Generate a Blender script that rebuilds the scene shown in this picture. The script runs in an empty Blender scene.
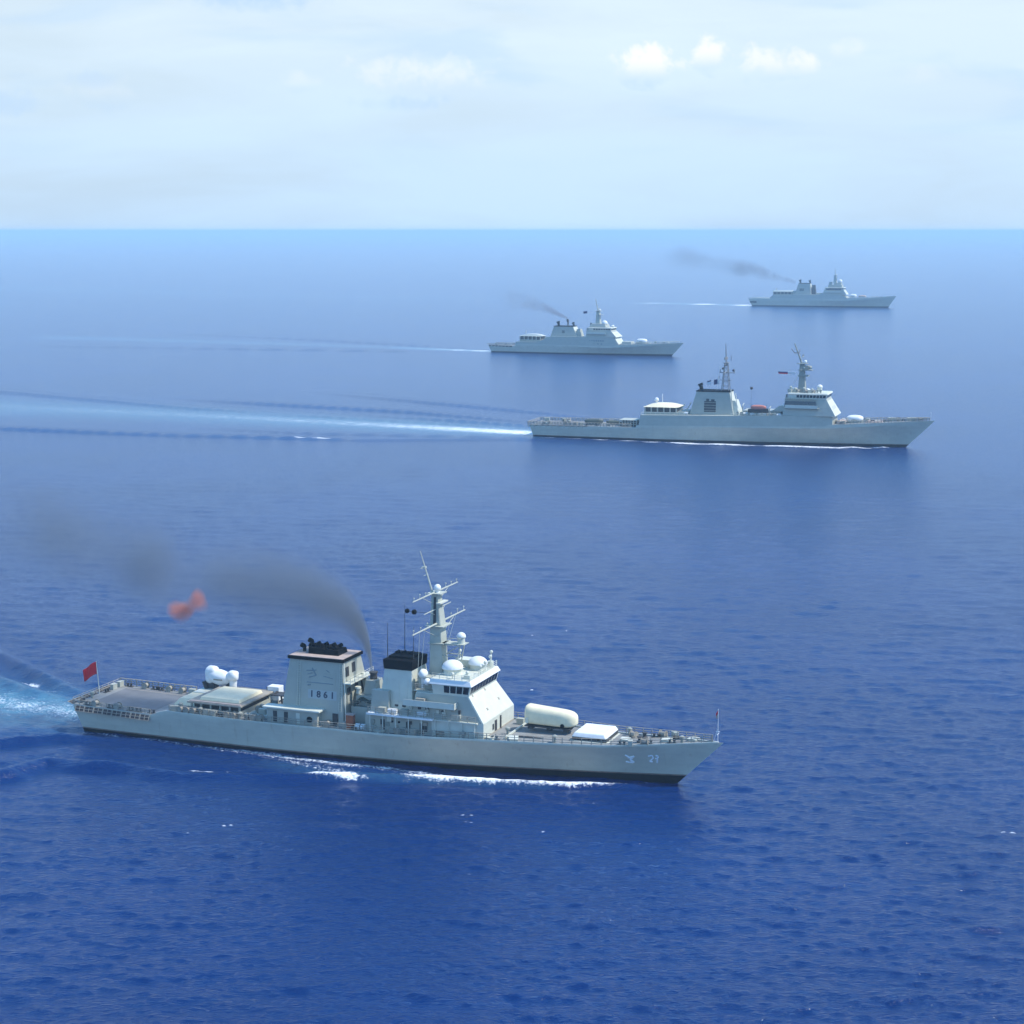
import bpy, math, random
import numpy as np
from mathutils import Vector, Matrix, Euler
random.seed(7)
R = math.radians
C = bpy.context.scene.collection
sc = bpy.context.scene

# ------------------------------------------------------------------ camera
CAM_H = 85.0
cd = bpy.data.cameras.new('camera'); cam = bpy.data.objects.new('camera', cd); C.objects.link(cam)
cam.location = (0, 0, CAM_H)
cd.sensor_fit = 'HORIZONTAL'; cd.angle = R(31.0)
cd.clip_start = 1.0; cd.clip_end = 120000
PITCH = math.degrees(math.atan((512 - 230.5) / (512 / math.tan(R(15.5)))))
cam.rotation_euler = (R(90 - PITCH), 0, 0)
sc.camera = cam

# ------------------------------------------------------------------ light
SUN_EL, SUN_AZ = 54.0, -4.0            # azimuth measured from +X towards +Y
sd = Vector((math.cos(R(SUN_EL)) * math.cos(R(SUN_AZ)), math.cos(R(SUN_EL)) * math.sin(R(SUN_AZ)), math.sin(R(SUN_EL))))
sl = bpy.data.lights.new('sun', 'SUN'); sl.energy = 4.2; sl.angle = R(1.0); sl.color = (1, 0.96, 0.9)
sun = bpy.data.objects.new('sun', sl); C.objects.link(sun)
sun.rotation_euler = sd.to_track_quat('Z', 'Y').to_euler()
sun.location = (0, 0, 300)

sc.view_settings.view_transform = 'Standard'; sc.view_settings.look = 'None'
sc.view_settings.exposure = 0.25; sc.view_settings.gamma = 1.0
sc.cycles.volume_step_rate = 1.0
sc.cycles.volume_max_steps = 256
sc.cycles.max_bounces = 8; sc.cycles.volume_bounces = 1


class NT:
    """small helper to write node trees"""
    def __init__(s, tree): s.t = tree; s.n = tree.nodes; s.l = tree.links
    def node(s, typ, **kw):
        n = s.n.new(typ)
        for k, v in kw.items(): setattr(n, k, v)
        return n
    def set(s, sock, v):
        if v is None: return
        if isinstance(v, bpy.types.NodeSocket): s.l.new(v, sock)
        else:
            if hasattr(sock, 'default_value'):
                try: sock.default_value = v
                except Exception: sock.default_value = tuple(v) + (1,) if len(v) == 3 else v
    def m(s, op, a, b=None, c=None, clamp=False):
        n = s.node('ShaderNodeMath', operation=op); n.use_clamp = clamp
        s.set(n.inputs[0], a); s.set(n.inputs[1], b); s.set(n.inputs[2], c)
        return n.outputs[0]
    def mix(s, f, a, b, blend='MIX'):
        n = s.node('ShaderNodeMix', data_type='RGBA', blend_type=blend)
        s.set(n.inputs[0], f); s.set(n.inputs[6], a); s.set(n.inputs[7], b)
        return n.outputs[2]
    def noise(s, vec, scale, detail=3, rough=0.5, dist=0.0, norm=True):
        n = s.node('ShaderNodeTexNoise'); s.set(n.inputs['Vector'], vec)
        n.inputs['Scale'].default_value = scale; n.inputs['Detail'].default_value = detail
        n.inputs['Roughness'].default_value = rough; n.inputs['Distortion'].default_value = dist
        return n.outputs['Fac']
    def ramp(s, f, a, b, lo=0.0, hi=1.0, smooth=True):
        n = s.node('ShaderNodeMapRange'); n.interpolation_type = 'SMOOTHSTEP' if smooth else 'LINEAR'
        s.set(n.inputs[0], f)
        for i, v in enumerate((a, b, lo, hi)): s.set(n.inputs[i + 1], v)
        return n.outputs[0]
    def mapping(s, vec, scale=(1, 1, 1), loc=(0, 0, 0), rot=(0, 0, 0)):
        n = s.node('ShaderNodeMapping'); s.set(n.inputs['Vector'], vec)
        n.inputs['Scale'].default_value = scale; n.inputs['Location'].default_value = loc; n.inputs['Rotation'].default_value = rot
        return n.outputs[0]


# ------------------------------------------------------------------ sky (world)
w = bpy.data.worlds.new('World'); sc.world = w; w.use_nodes = True
T = NT(w.node_tree); T.n.clear()
out = T.node('ShaderNodeOutputWorld'); bg = T.node('ShaderNodeBackground')
sky = T.node('ShaderNodeTexSky', sky_type='NISHITA'); sky.sun_disc = False
sky.sun_elevation = R(SUN_EL); sky.sun_rotation = R(90 - SUN_AZ)
sky.altitude = 80; sky.air_density = 1.0; sky.dust_density = 1.5; sky.ozone_density = 1.5
tc = T.node('ShaderNodeTexCoord'); sep = T.node('ShaderNodeSeparateXYZ'); T.l.new(tc.outputs['Generated'], sep.inputs[0])
X, Y, Z = sep.outputs
base = T.mix(1.0, sky.outputs[0], (0.09, 0.09, 0.09, 1), 'MULTIPLY')
# thin bright milky veil of high cloud, thickest low down; upper tints set for sea reflections
veil_n = T.noise(T.mapping(tc.outputs['Generated'], (3, 3, 14)), 1.6, 4, 0.55, 0.4)
veil = T.m('MULTIPLY', T.ramp(Z, 0.55, 0.90, 0.95, 0.45), T.ramp(veil_n, 0.2, 0.7, 0.82, 1.08))
vc = T.mix(T.ramp(Z, 0.0, 0.13), (0.52, 0.70, 0.90, 1), (0.64, 0.77, 0.88, 1))
vc = T.mix(T.ramp(Z, 0.13, 0.24), vc, (0.52, 1.06, 1.90, 1))  # bright blue band above the frame, added to brighten the sea's reflection
vc = T.mix(T.ramp(Z, 0.28, 0.50), vc, (0.06, 0.37, 1.00, 1))  # deep blue out of view, shaped to darken reflections in the near water
col = T.mix(veil, base, vc)
yy = T.m('MAXIMUM', Y, 0.05)
U = T.m('DIVIDE', X, yy); V = T.m('DIVIDE', Z, yy)
front = T.m('GREATER_THAN', Y, 0.1)
cv = T.node('ShaderNodeCombineXYZ'); T.l.new(U, cv.inputs[0]); T.l.new(V, cv.inputs[1])
# soft band of brighter veil, and bluish gaps
st = T.noise(T.mapping(cv.outputs[0], (6, 30, 1), (3.1, 1.7, 0)), 1.0, 5, 0.55, 0.6)
col = T.mix(T.m('MULTIPLY', T.ramp(st, 0.45, 0.75, 0.0, 0.34), T.m('MULTIPLY', T.ramp(V, 0.04, 0.11), T.ramp(V, 0.20, 0.34, 1, 0))), col, (0.72, 0.85, 0.93, 1))
st2 = T.noise(T.mapping(cv.outputs[0], (7, 34, 1), (9.7, 4.2, 0)), 1.0, 4, 0.5, 0.4)
col = T.mix(T.m('MULTIPLY', T.ramp(st2, 0.52, 0.70, 0.0, 0.34), T.m('MULTIPLY', T.ramp(V, 0.02, 0.07), T.ramp(V, 0.20, 0.34, 1, 0))), col, (0.40, 0.60, 0.86, 1))
cn = T.noise(cv.outputs[0], 75, 7, 0.62, 0.3)
cn2 = T.noise(cv.outputs[0], 9, 3, 0.5)


def cloud(col, u0, v0, a, b, bright, shade, amp=1.5, hard=0.5):
    du = T.m('DIVIDE', T.m('SUBTRACT', U, u0), a); dv = T.m('DIVIDE', T.m('SUBTRACT', V, v0), b)
    q = T.m('ADD', T.m('MULTIPLY', du, du), T.m('MULTIPLY', dv, dv))
    f = T.m('SUBTRACT', T.m('ADD', 1.0, T.m('MULTIPLY', T.m('SUBTRACT', cn, 0.5), amp * 2)), q)
    top = T.m('MULTIPLY', T.ramp(f, 0.0, hard), front)
    # bluish base of the puff
    low = T.ramp(dv, -1.3, 0.1, 1.0, 0.0) if bright else 1.0
    col = T.mix(T.m('MULTIPLY', T.m('MULTIPLY', top, low), shade), col, (0.44, 0.62, 0.86, 1))
    hi = T.ramp(dv, -0.7, 0.3)
    return T.mix(T.m('MULTIPLY', T.m('MULTIPLY', top, hi), bright), col, (0.88, 0.89, 0.88, 1))


for a in [(0.0703, 0.0865, 0.021, 0.013, .9, .55, 1.6, .9), (0.1056, 0.0916, 0.011, 0.012, .85, .6, 1.4, .9),
          (0.1367, 0.0865, 0.030, 0.011, .65, .3, 1.8, 1.1), (0.1774, 0.0931, 0.012, 0.008, .25, .1, 1.6, 1.2),
          (-0.0487, 0.0790, 0.044, 0.016, .38, .75, 2.4, 1.6), (-0.112, 0.0775, 0.014, 0.006, .2, .2, 2.0, 1.3),
          (-0.218, 0.072, 0.030, 0.010, .15, .45, 1.8, 1.5), (0.216, 0.079, 0.02, 0.009, .12, .2, 1.8, 1.4),
          (-0.133, 0.1240, 0.048, 0.012, .0, .75, 1.2, 1.2), (-0.235, 0.1275, 0.03, 0.008, .0, .4, 1.2, 1.2), (-0.222, 0.079, 0.018, 0.006, .0, .35, 1.6, 1.3), (-0.06, 0.0665, 0.03, 0.005, .0, .35, 1.4, 1.3), (-0.266, 0.067, 0.022, 0.008, .0, .5, 1.4, 1.2)]:
    col = cloud(col, *a)
T.l.new(col, bg.inputs[0]); bg.inputs[1].default_value = 1.0
T.l.new(bg.outputs[0], out.inputs[0])


# ------------------------------------------------------------------ materials
MATS = {}


def paint(name, rgb, rough=0.55, var=0.10, scale=0.6, metal=0.0, streak=0.0, spec=0.4):
    m = bpy.data.materials.new(name); m.use_nodes = True; MATS[name] = m
    T = NT(m.node_tree); b = T.n['Principled BSDF']
    tc = T.node('ShaderNodeTexCoord')
    n1 = T.noise(tc.outputs['Object'], scale, 5, 0.6)
    k = T.ramp(n1, 0.3, 0.7, 1 - var, 1 + var, False)
    col = T.node('ShaderNodeVectorMath', operation='SCALE'); col.inputs[0].default_value = rgb; T.l.new(k, col.inputs['Scale'])
    c = col.outputs[0]
    if streak:
        # rain-washed rust and dirt runs, long and thin down the plating
        sn = T.noise(T.mapping(tc.outputs['Object'], (1.6, 1.6, 0.12)), 1.0, 4, 0.65)
        c = T.mix(T.ramp(sn, 0.56, 0.78, 0.0, streak), c, (rgb[0] * .72, rgb[1] * .58, rgb[2] * .46, 1))
        sn2 = T.noise(T.mapping(tc.outputs['Object'], (0.35, 0.35, 0.9), (7, 3, 1)), 1.0, 3, 0.5)
        c = T.mix(T.ramp(sn2, 0.45, 0.6, 0.0, streak * .6), c, (rgb[0] * 1.18, rgb[1] * 1.18, rgb[2] * 1.15, 1))
    T.set(b.inputs['Base Color'], c)
    b.inputs['Roughness'].default_value = rough; b.inputs['Metallic'].default_value = metal
    b.inputs['Specular IOR Level'].default_value = spec
    bp = T.node('ShaderNodeBump'); bp.inputs['Strength'].default_value = 0.12; bp.inputs['Distance'].default_value = 0.05
    hgt = n1
    if streak > .15:
        # dished plating between frames: frame spacing along the ship, plate rows up the side
        so = T.node('ShaderNodeSeparateXYZ'); T.l.new(tc.outputs['Object'], so.inputs[0])
        fx = T.m('ABSOLUTE', T.m('SINE', T.m('MULTIPLY', so.outputs[0], math.pi / 1.9))); fz = T.m('ABSOLUTE', T.m('SINE', T.m('MULTIPLY', so.outputs[2], math.pi / 1.7)))
        hgt = T.m('ADD', n1, T.m('MULTIPLY', T.m('POWER', T.m('MULTIPLY', fx, fz), .35), -1.4)); bp.inputs['Strength'].default_value = .35
    T.l.new(hgt, bp.inputs['Height']); T.l.new(bp.outputs[0], b.inputs['Normal'])
    return m


hullgrey = paint('hull_grey', (0.46, 0.46, 0.375), 0.5, 0.06, 0.25, streak=0.5)
grey = paint('superstructure_grey', (0.38, 0.39, 0.325), 0.5, 0.06, 0.4, streak=0.22)
palegrey = paint('pale_grey', (0.57, 0.585, 0.49), 0.5, 0.07, 0.6, streak=0.2)
mastb = paint('weathered_mast', (0.27, 0.29, 0.25), 0.65, 0.15, 0.7, streak=0.2)
lattm = paint('lattice_grey', (0.20, 0.21, 0.21), 0.6, 0.1, 0.7)
white = paint('white_paint', (0.72, 0.74, 0.72), 0.45, 0.05, 0.8)
cream = paint('cream_canvas', (0.74, 0.67, 0.46), 0.75, 0.08, 0.7, streak=0.12)
black = paint('black_paint', (0.004, 0.004, 0.005), 0.85, 0.3, 0.8, spec=0.1)
boot = paint('boot_black', (0.008, 0.009, 0.012), 0.7, 0.2, 0.8, spec=0.15)
platem = paint('plate_grey', (0.40, 0.44, 0.42), 0.6, 0.06, 0.7)
stain = paint('waterline_stain', (0.20, 0.15, 0.12), 0.7, 0.3, 0.8)
deckm = paint('deck_grey', (0.225, 0.23, 0.22), 0.85, 0.18, 0.5)
fdeckm = paint('flight_deck_grey', (0.15, 0.155, 0.16), 0.9, 0.15, 0.35)
tan = paint('tan_fitting', (0.33, 0.30, 0.24), 0.8, 0.25, 1.5)
brownm = paint('dark_net', (0.07, 0.055, 0.05), 0.9, 0.4, 2.5)
dark = paint('dark_gear', (0.045, 0.045, 0.045), 0.7, 0.3, 1.2)
rust = paint('rust_orange', (0.33, 0.10, 0.045), 0.8, 0.2, 1.2)
pinkroof = paint('faded_red_deck', (0.42, 0.33, 0.28), 0.85, 0.15, 0.8)
mastm = paint('mast_grey', (0.40, 0.42, 0.35), 0.6, 0.08, 0.7, streak=0.2)
olive = paint('olive_cover', (0.05, 0.065, 0.05), 0.9, 0.25, 1.2)
redflag = paint('red_flag', (0.75, 0.02, 0.03), 0.8, 0.08, 1.0)
navyflag = paint('navy_cloth', (0.03, 0.035, 0.12), 0.8, 0.1, 1.0)
redboat = paint('orange_red_canopy', (0.50, 0.17, 0.12), 0.6, 0.1, 1.0)
inkm = paint('navy_lettering', (0.05, 0.06, 0.09), 0.7, 0.15, 1.5)
faintm = paint('faded_lettering', (0.22, 0.27, 0.275), 0.7, 0.15, 1.5)
markm = paint('pale_lettering', (0.72, 0.76, 0.78), 0.6, 0.1, 1.5)
glassm = paint('window_glass', (0.012, 0.016, 0.02), 0.12, 0.1, 1.0, spec=0.6)


# ------------------------------------------------------------------ mesh helpers
class MB:
    def __init__(s): s.v = []; s.f = []; s.mi = []
    def add(s, vs, fs, mi=0):
        o = len(s.v); s.v += [tuple(v) for v in vs]; s.f += [tuple(i + o for i in f) for f in fs]; s.mi += [mi] * len(fs); return s
    def hexa(s, x0, x1, y0, y1, z0, z1, tx0=None, tx1=None, ty0=None, ty1=None, mi=0):
        """block; t* = the same edges at the top"""
        tx0 = x0 if tx0 is None else tx0; tx1 = x1 if tx1 is None else tx1
        ty0 = y0 if ty0 is None else ty0; ty1 = y1 if ty1 is None else ty1
        v = [(x0, y0, z0), (x1, y0, z0), (x1, y1, z0), (x0, y1, z0), (tx0, ty0, z1), (tx1, ty0, z1), (tx1, ty1, z1), (tx0, ty1, z1)]
        return s.add(v, [(3, 2, 1, 0), (4, 5, 6, 7), (0, 1, 5, 4), (1, 2, 6, 5), (2, 3, 7, 6), (3, 0, 4, 7)], mi)
    def tube(s, a, b, r0, r1=None, n=8, mi=0):
        r1 = r0 if r1 is None else r1
        a = Vector(a); b = Vector(b); d = (b - a)
        if d.length < 1e-6: return s
        q = d.to_track_quat('Z', 'Y'); v = []
        for p, r in ((a, r0), (b, r1)):
            for i in range(n):
                t = 2 * math.pi * i / n
                v.append(p + q @ Vector((math.cos(t) * r, math.sin(t) * r, 0)))
        f = [(i, (i + 1) % n, n + (i + 1) % n, n + i) for i in range(n)] + [tuple(range(n - 1, -1, -1)), tuple(range(n, 2 * n))]
        return s.add(v, f, mi)
    def path(s, pts, r, n=6, mi=0):
        for a, b in zip(pts[:-1], pts[1:]): s.tube(a, b, r, n=n, mi=mi)
        return s
    def lathe(s, c, prof, n=20, sx=1, sy=1, mi=0):
        c = Vector(c); v = []
        for r, z in prof:
            for i in range(n):
                t = 2 * math.pi * i / n; v.append(c + Vector((r * sx * math.cos(t), r * sy * math.sin(t), z)))
        f = []
        for j in range(len(prof) - 1):
            for i in range(n):
                f.append((j * n + i, j * n + (i + 1) % n, (j + 1) * n + (i + 1) % n, (j + 1) * n + i))
        f += [tuple(range(n - 1, -1, -1)), tuple(range((len(prof) - 1) * n, len(prof) * n))]
        return s.add(v, f, mi)
    def ball(s, c, rx, ry, rz, n=18, m=10, power=1.0, noise=0.0, seed=0, mi=0, rot=None):
        """superellipsoid; power<1 makes it boxier"""
        rng = random.Random(seed); c = Vector(c); v = []; f = []
        ph = [rng.uniform(0, 6.28) for _ in range(6)]
        def sp(t, p): return math.copysign(abs(t) ** p, t)
        for j in range(m + 1):
            a = -math.pi / 2 + math.pi * j / m
            for i in range(n):
                t = 2 * math.pi * i / n
                p = Vector((sp(math.cos(a), power) * sp(math.cos(t), power), sp(math.cos(a), power) * sp(math.sin(t), power), sp(math.sin(a), power)))
                k = 1 + noise * (math.sin(3 * t + ph[0] + 2 * a) + math.sin(5 * a + ph[1]) * math.cos(2 * t + ph[2])) * math.cos(a)
                q = Vector((p.x * rx * k, p.y * ry * k, p.z * rz * k))
                if rot: q = rot @ q
                v.append(c + q)
        for j in range(m):
            for i in range(n): f.append((j * n + i, j * n + (i + 1) % n, (j + 1) * n + (i + 1) % n, (j + 1) * n + i))
        return s.add(v, f, mi)
    def build(s, name, mats, parent=None, smooth=None, label=None, loc=None):
        me = bpy.data.meshes.new(name); me.from_pydata(s.v, [], s.f)
        if not isinstance(mats, (list, tuple)): mats = [mats]
        for m in mats: me.materials.append(m)
        me.polygons.foreach_set('material_index', s.mi)
        me.validate(); me.update()
        if smooth is not None:
            me.polygons.foreach_set('use_smooth', [True] * len(me.polygons))
            me.set_sharp_from_angle(angle=R(smooth))
        o = bpy.data.objects.new(name, me); C.objects.link(o)
        if parent: o.parent = parent
        if label: o['label'] = label
        if loc: o.location = loc
        return o


def bevel(o, wd=0.08, seg=2):
    m = o.modifiers.new('bevel', 'BEVEL'); m.width = wd; m.segments = seg; m.limit_method = 'ANGLE'; m.angle_limit = R(35)
    m.harden_normals = False
    return o


def empty(name, loc, rz, label, cat, group=None):
    o = bpy.data.objects.new(name, None); C.objects.link(o); o.location = loc; o.rotation_euler = (0, 0, rz)
    o.empty_display_size = 2
    o['label'] = label; o['category'] = cat
    if group: o['group'] = group
    return o


def copy_part(o, loc=None, rz=None, parent=None):
    c = o.copy(); C.objects.link(c); c.parent = parent or o.parent
    if loc is not None: c.location = loc
    if rz is not None: c.rotation_euler = (0, 0, rz)
    for ch in list(o.children):
        d = ch.copy(); C.objects.link(d); d.parent = c
    return c


def interp(xs, tab):
    return np.interp(xs, [t[0] for t in tab], [t[1] for t in tab])


def text_mesh(name, body, size, mat, parent, loc, rot, depth=0.02, spacing=1.0):
    cu = bpy.data.curves.new(name, 'FONT'); cu.body = body; cu.size = size; cu.extrude = depth; cu.align_x = 'CENTER'; cu.align_y = 'CENTER'
    cu.space_character = spacing; cu.offset = size * 0.02
    o = bpy.data.objects.new(name, cu); C.objects.link(o)
    dg = bpy.context.evaluated_depsgraph_get(); me = bpy.data.meshes.new_from_object(o.evaluated_get(dg))
    bpy.data.objects.remove(o); bpy.data.curves.remove(cu)
    me.name = name; me.materials.clear(); me.materials.append(mat)
    m = bpy.data.objects.new(name, me); C.objects.link(m); m.parent = parent; m.location = loc; m.rotation_euler = rot
    return m


# ------------------------------------------------------------------ ship building blocks
class Hull:
    def __init__(s, L, tip, beam, zd, zk, stern_b, stem_pow=2.3, x0top=-1.0, bootz=((0, .55), (1, 1.0))):
        s.L = L; s.tip = tip; s.B = beam; s.zd = zd; s.zk = zk; s.sb = stern_b; s.p = stem_pow; s.x0 = x0top; s.bootz = bootz
    def half(s, x):                     # half breadth at the knuckle / deck edge
        t = np.clip((np.asarray(x, float) - s.x0) / (s.tip - s.x0), 0, 1)
        aft = s.sb + (1 - s.sb) * np.clip(t / 0.3, 0, 1) ** 0.7
        fwd = 1 - np.clip((t - 0.5) / 0.5, 0, 1) ** s.p
        return s.B * np.minimum(aft, fwd)
    def halfwl(s, t):
        aft = s.sb * 0.94 + (0.95 - s.sb * 0.94) * np.clip(t / 0.35, 0, 1) ** 0.7
        fwd = 0.95 * (1 - np.clip((t - 0.34) / 0.66, 0, 1) ** 1.5)
        return s.B * np.minimum(aft, fwd)
    def zdeck(s, x): return interp(x, s.zd)
    def build(s, parent, n=110, tumble=0.12):
        ts = np.linspace(0, 1, n) ; ts = 1 - (1 - ts) ** 1.15
        ts = np.unique(np.concatenate([ts, [(z[0] - s.x0) / (s.tip - s.x0) for z in s.zd]]))
        ts = ts[(ts >= 0) & (ts <= 1)]
        zt = float(interp(s.tip, s.zd))
        rows = []
        xt = s.x0 + (s.tip - s.x0) * ts
        zd = s.zdeck(xt); zk = np.minimum(interp(xt, s.zk), zd - 0.05)
        bd = s.half(xt); bw = s.halfwl(ts)
        bz = interp(ts, s.bootz)
        def xr(z):
            f = z / zt
            a = s.x0 * np.clip(f, 0, 1) + (1.2) * (1 - np.clip(f * 1.6, 0, 1)); b = s.L + (s.tip - s.L) * f
            return a + (b - a) * ts
        def br(z):
            f = np.clip(z / zk, 0, 1) ** 1.35
            return bw + (bd - bw) * f
        for z, b in ((zd, bd - tumble * (zd - zk) - 0.02), (zk, bd), (zk * .8, br(zk * .8)), (zk * .6, br(zk * .6)), (zk * .4, br(zk * .4)), (bz + .22, br(bz + .22)), (bz, br(bz)), (bz * 0 - 0.2, bw), (bz * 0 - 3.0, bw * .8)):
            b = np.maximum(b, 0.05)
            rows.append(np.stack([xr(z), b, z], 1))
        s.edge = rows[0]
        m = MB(); N = len(ts); nr = len(rows)
        for side in (1, -1):
            for r in rows: m.v += [(p[0], p[1] * side, p[2]) for p in r]
        for si in (0, 1):
            o = si * nr * N
            for j in range(nr - 1):
                for i in range(N - 1):
                    q = (o + j * N + i, o + j * N + i + 1, o + (j + 1) * N + i + 1, o + (j + 1) * N + i)
                    m.f.append(q if si == 0 else q[::-1]); m.mi.append(1 if j >= 6 else (2 if j == 5 else 0))
        o2 = nr * N
        for j in range(nr - 1):          # transom and stem bar
            m.f.append((j * N, (j + 1) * N, o2 + (j + 1) * N, o2 + j * N)); m.mi.append(1 if j >= 6 else (2 if j == 5 else 0))
            m.f.append((o2 + j * N + N - 1, o2 + (j + 1) * N + N - 1, (j + 1) * N + N - 1, j * N + N - 1)); m.mi.append(1 if j >= 6 else (2 if j == 5 else 0))
        for i in range(N - 1):           # keel plating
            m.f.append((o2 + (nr - 1) * N + i, (nr - 1) * N + i, (nr - 1) * N + i + 1, o2 + (nr - 1) * N + i + 1)); m.mi.append(1)
        return m.build('hull', [hullgrey, boot, stain], parent, smooth=24)
    def deck(s, parent, x0, x1, mat, name='deck', inset=0.0, dz=0.0, bulwark=0.0):
        e = s.edge; k = (e[:, 0] >= x0 - 0.01) & (e[:, 0] <= x1 + 0.01); p = e[k]
        m = MB(); n = len(p)
        b = np.maximum(p[:, 1] - inset, 0.02)
        for sd_ in (1, -1): m.v += [(p[i, 0], b[i] * sd_, p[i, 2] + dz) for i in range(n)]
        m.f = [(i, n + i, n + i + 1, i + 1) for i in range(n - 1)]; m.mi = [0] * len(m.f)
        return m.build(name, mat, parent)
    def edge_pts(s, x0, x1, step, side, inset=0.15):
        xs = np.arange(x0, x1 + 1e-3, step); pts = []
        for x in xs:
            b = float(np.interp(x, s.edge[:, 0], s.edge[:, 1])); z = float(np.interp(x, s.edge[:, 0], s.edge[:, 2]))
            pts.append(Vector((x, side * max(b - inset, 0.05), z)))
        return pts


def railing(parent, pts, h=1.1, r=0.035, rails=3, mat=None):
    m = MB(); up = Vector((0, 0, 1))
    for p in pts: m.tube(p, p + up * h, r * 1.1, n=5)
    for k in range(rails):
        m.path([p + up * h * (k + 1) / rails for p in pts], r * .8, n=4)
    return m.build('railing', mat or tan, parent)


def edge_trim(parent, pts, mat, w_=0.2, h=0.14):
    m = MB()
    for a, b in zip(pts[:-1], pts[1:]):
        m.hexa(0, 1, 0, 1, 0, 1)
        v = [a + Vector((0, -w_ / 2, .01)), b + Vector((0, -w_ / 2, .01)), b + Vector((0, w_ / 2, .01)), a + Vector((0, w_ / 2, .01))]
        m.v[-8:] = [tuple(q) for q in v] + [tuple(q + Vector((0, 0, h))) for q in v]
    return m.build('gunwale', mat, parent)


def radome(parent, c, r, drum, mat=white, base=None, name='radome', sz=0.75):
    m = MB(); prof = [(r, 0.0)] + [(r * math.cos(a), r * sz * math.sin(a)) for a in np.linspace(0.05, math.pi / 2 * .985, 9)]
    m.lathe((0, 0, drum), prof, 24)
    o = m.build(name, mat, parent, smooth=50, loc=c)
    b = MB().lathe((0, 0, 0), [(r * .82, 0), (r * .82, drum * .8), (r * .97, drum * .88), (r * .97, drum - .01)], 20)
    b.build('drum', base or palegrey, o, smooth=40)
    return o


def block(parent, name, mat, *a, bev=0.06, **k):
    o = MB().hexa(*a, **k).build(name, mat, parent)
    if bev: bevel(o, bev, 2)
    return o


def door(parent, x, y, z, side=-1, w_=0.8, h=1.9, mat=None, face='y', wtip=0.05):
    m = MB()
    if face == 'y': m.hexa(x - w_ / 2, x + w_ / 2, min(y, y + side * wtip), max(y, y + side * wtip), z, z + h)
    else: m.hexa(min(x, x + side * wtip), max(x, x + side * wtip), y - w_ / 2, y + w_ / 2, z, z + h)
    return m.build('door', mat or dark, parent)


def quad_panel(parent, name, mat, p0, p1, p2, p3, t=0.05):
    """thin plate on a sloping wall: 4 corners (ccw seen from outside), t proud of the wall"""
    P = [Vector(p) for p in (p0, p1, p2, p3)]; n = (P[1] - P[0]).cross(P[3] - P[0]).normalized()
    v = [p - n * 0.03 for p in P] + [p + n * t for p in P]
    return MB().add(v, [(3, 2, 1, 0), (4, 5, 6, 7), (0, 1, 5, 4), (1, 2, 6, 5), (2, 3, 7, 6), (3, 0, 4, 7)]).build(name, mat, parent)


def face_panels(parent, name, mat, A, B, Cc, D, cols, u0, u1, v0, v1, gap=0.25, t=0.05):
    """row of panels on the wall A(bottom left) B(bottom right) C(top right) D(top left)"""
    A, B, Cc, D = map(Vector, (A, B, Cc, D)); res = []
    def P(u, v): return (A * (1 - u) + B * u) * (1 - v) + (D * (1 - u) + Cc * u) * v
    for i in range(cols):
        a = u0 + (u1 - u0) * (i + gap / 2) / cols; b = u0 + (u1 - u0) * (i + 1 - gap / 2) / cols
        res.append(quad_panel(parent, name, mat, P(a, v0), P(b, v0), P(b, v1), P(a, v1), t))
    return res


def yard(parent, c, half, r=0.11, mat=mastm, droop=0.0, fit=True, name='yard'):
    m = MB(); c = Vector(c)
    m.tube(c + Vector((0, -half, -droop)), c, r * .6, r, n=8); m.tube(c, c + Vector((0, half, -droop)), r, r * .6, n=8)
    if fit:
        for k in (-.95, -.7, -.45, .45, .7, .95):
            p = c + Vector((0, half * k, 0)); hgt = 0.5 + 0.4 * random.random()
            m.tube(p, p + Vector((0, 0, hgt)), 0.05, n=5); m.ball(p + Vector((0, 0, hgt)), .13, .13, .13, 8, 5)
    m.tube(c + Vector((0, -half * .6, 0)), c + Vector((-.1, 0, -half * .28)), .05, n=5); m.tube(c + Vector((0, half * .6, 0)), c + Vector((-.1, 0, -half * .28)), .05, n=5)
    return m.build(name, mat, parent, smooth=40)


def flag_mesh(L, H, mats, split=None, amp=0.15, droop=0.4, nx=14, nz=6):
    """cloth from the hoist at x=0 towards -x"""
    m = MB()
    for j in range(nz + 1):
        for i in range(nx + 1):
            u = i / nx; v = j / nz
            m.v.append((-u * L, amp * math.sin(u * 9 + v * 1.4) * u ** .6, v * H - droop * u ** 1.2 * L + .06 * math.sin(u * 6)))
    for j in range(nz):
        for i in range(nx):
            a = j * (nx + 1) + i; m.f.append((a, a + 1, a + nx + 2, a + nx + 1))
            m.mi.append(split(i / nx, j / nz) if split else 0)
    return m


def flag(parent, loc, L, H, mats, split=None, **k):
    o = flag_mesh(L, H, mats, split, **k).build('flag', mats, parent, smooth=60, loc=loc)
    md = o.modifiers.new('thick', 'SOLIDIFY'); md.thickness = 0.02
    return o


def whips(parent, spots, name='whip_antenna', mat=dark):
    for (x, y, z, h) in spots:
        MB().tube((x, y, z), (x, y, z + h * .25), .09, .07, 6).tube((x, y, z + h * .25), (x + .05, y, z + h), .06, .03, 5).build(name, mat, parent)


def clutter(parent, protos, spots):
    """small deck fittings, each a part"""
    used = set()
    for (k, x, y, z, rz) in spots:
        o = protos[k]
        if k in used: copy_part(o, (x, y, z), rz)
        else: o.location = (x, y, z); o.rotation_euler = (0, 0, rz); used.add(k)
    for k, o in protos.items():
        if k not in used: bpy.data.objects.remove(o)


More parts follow.
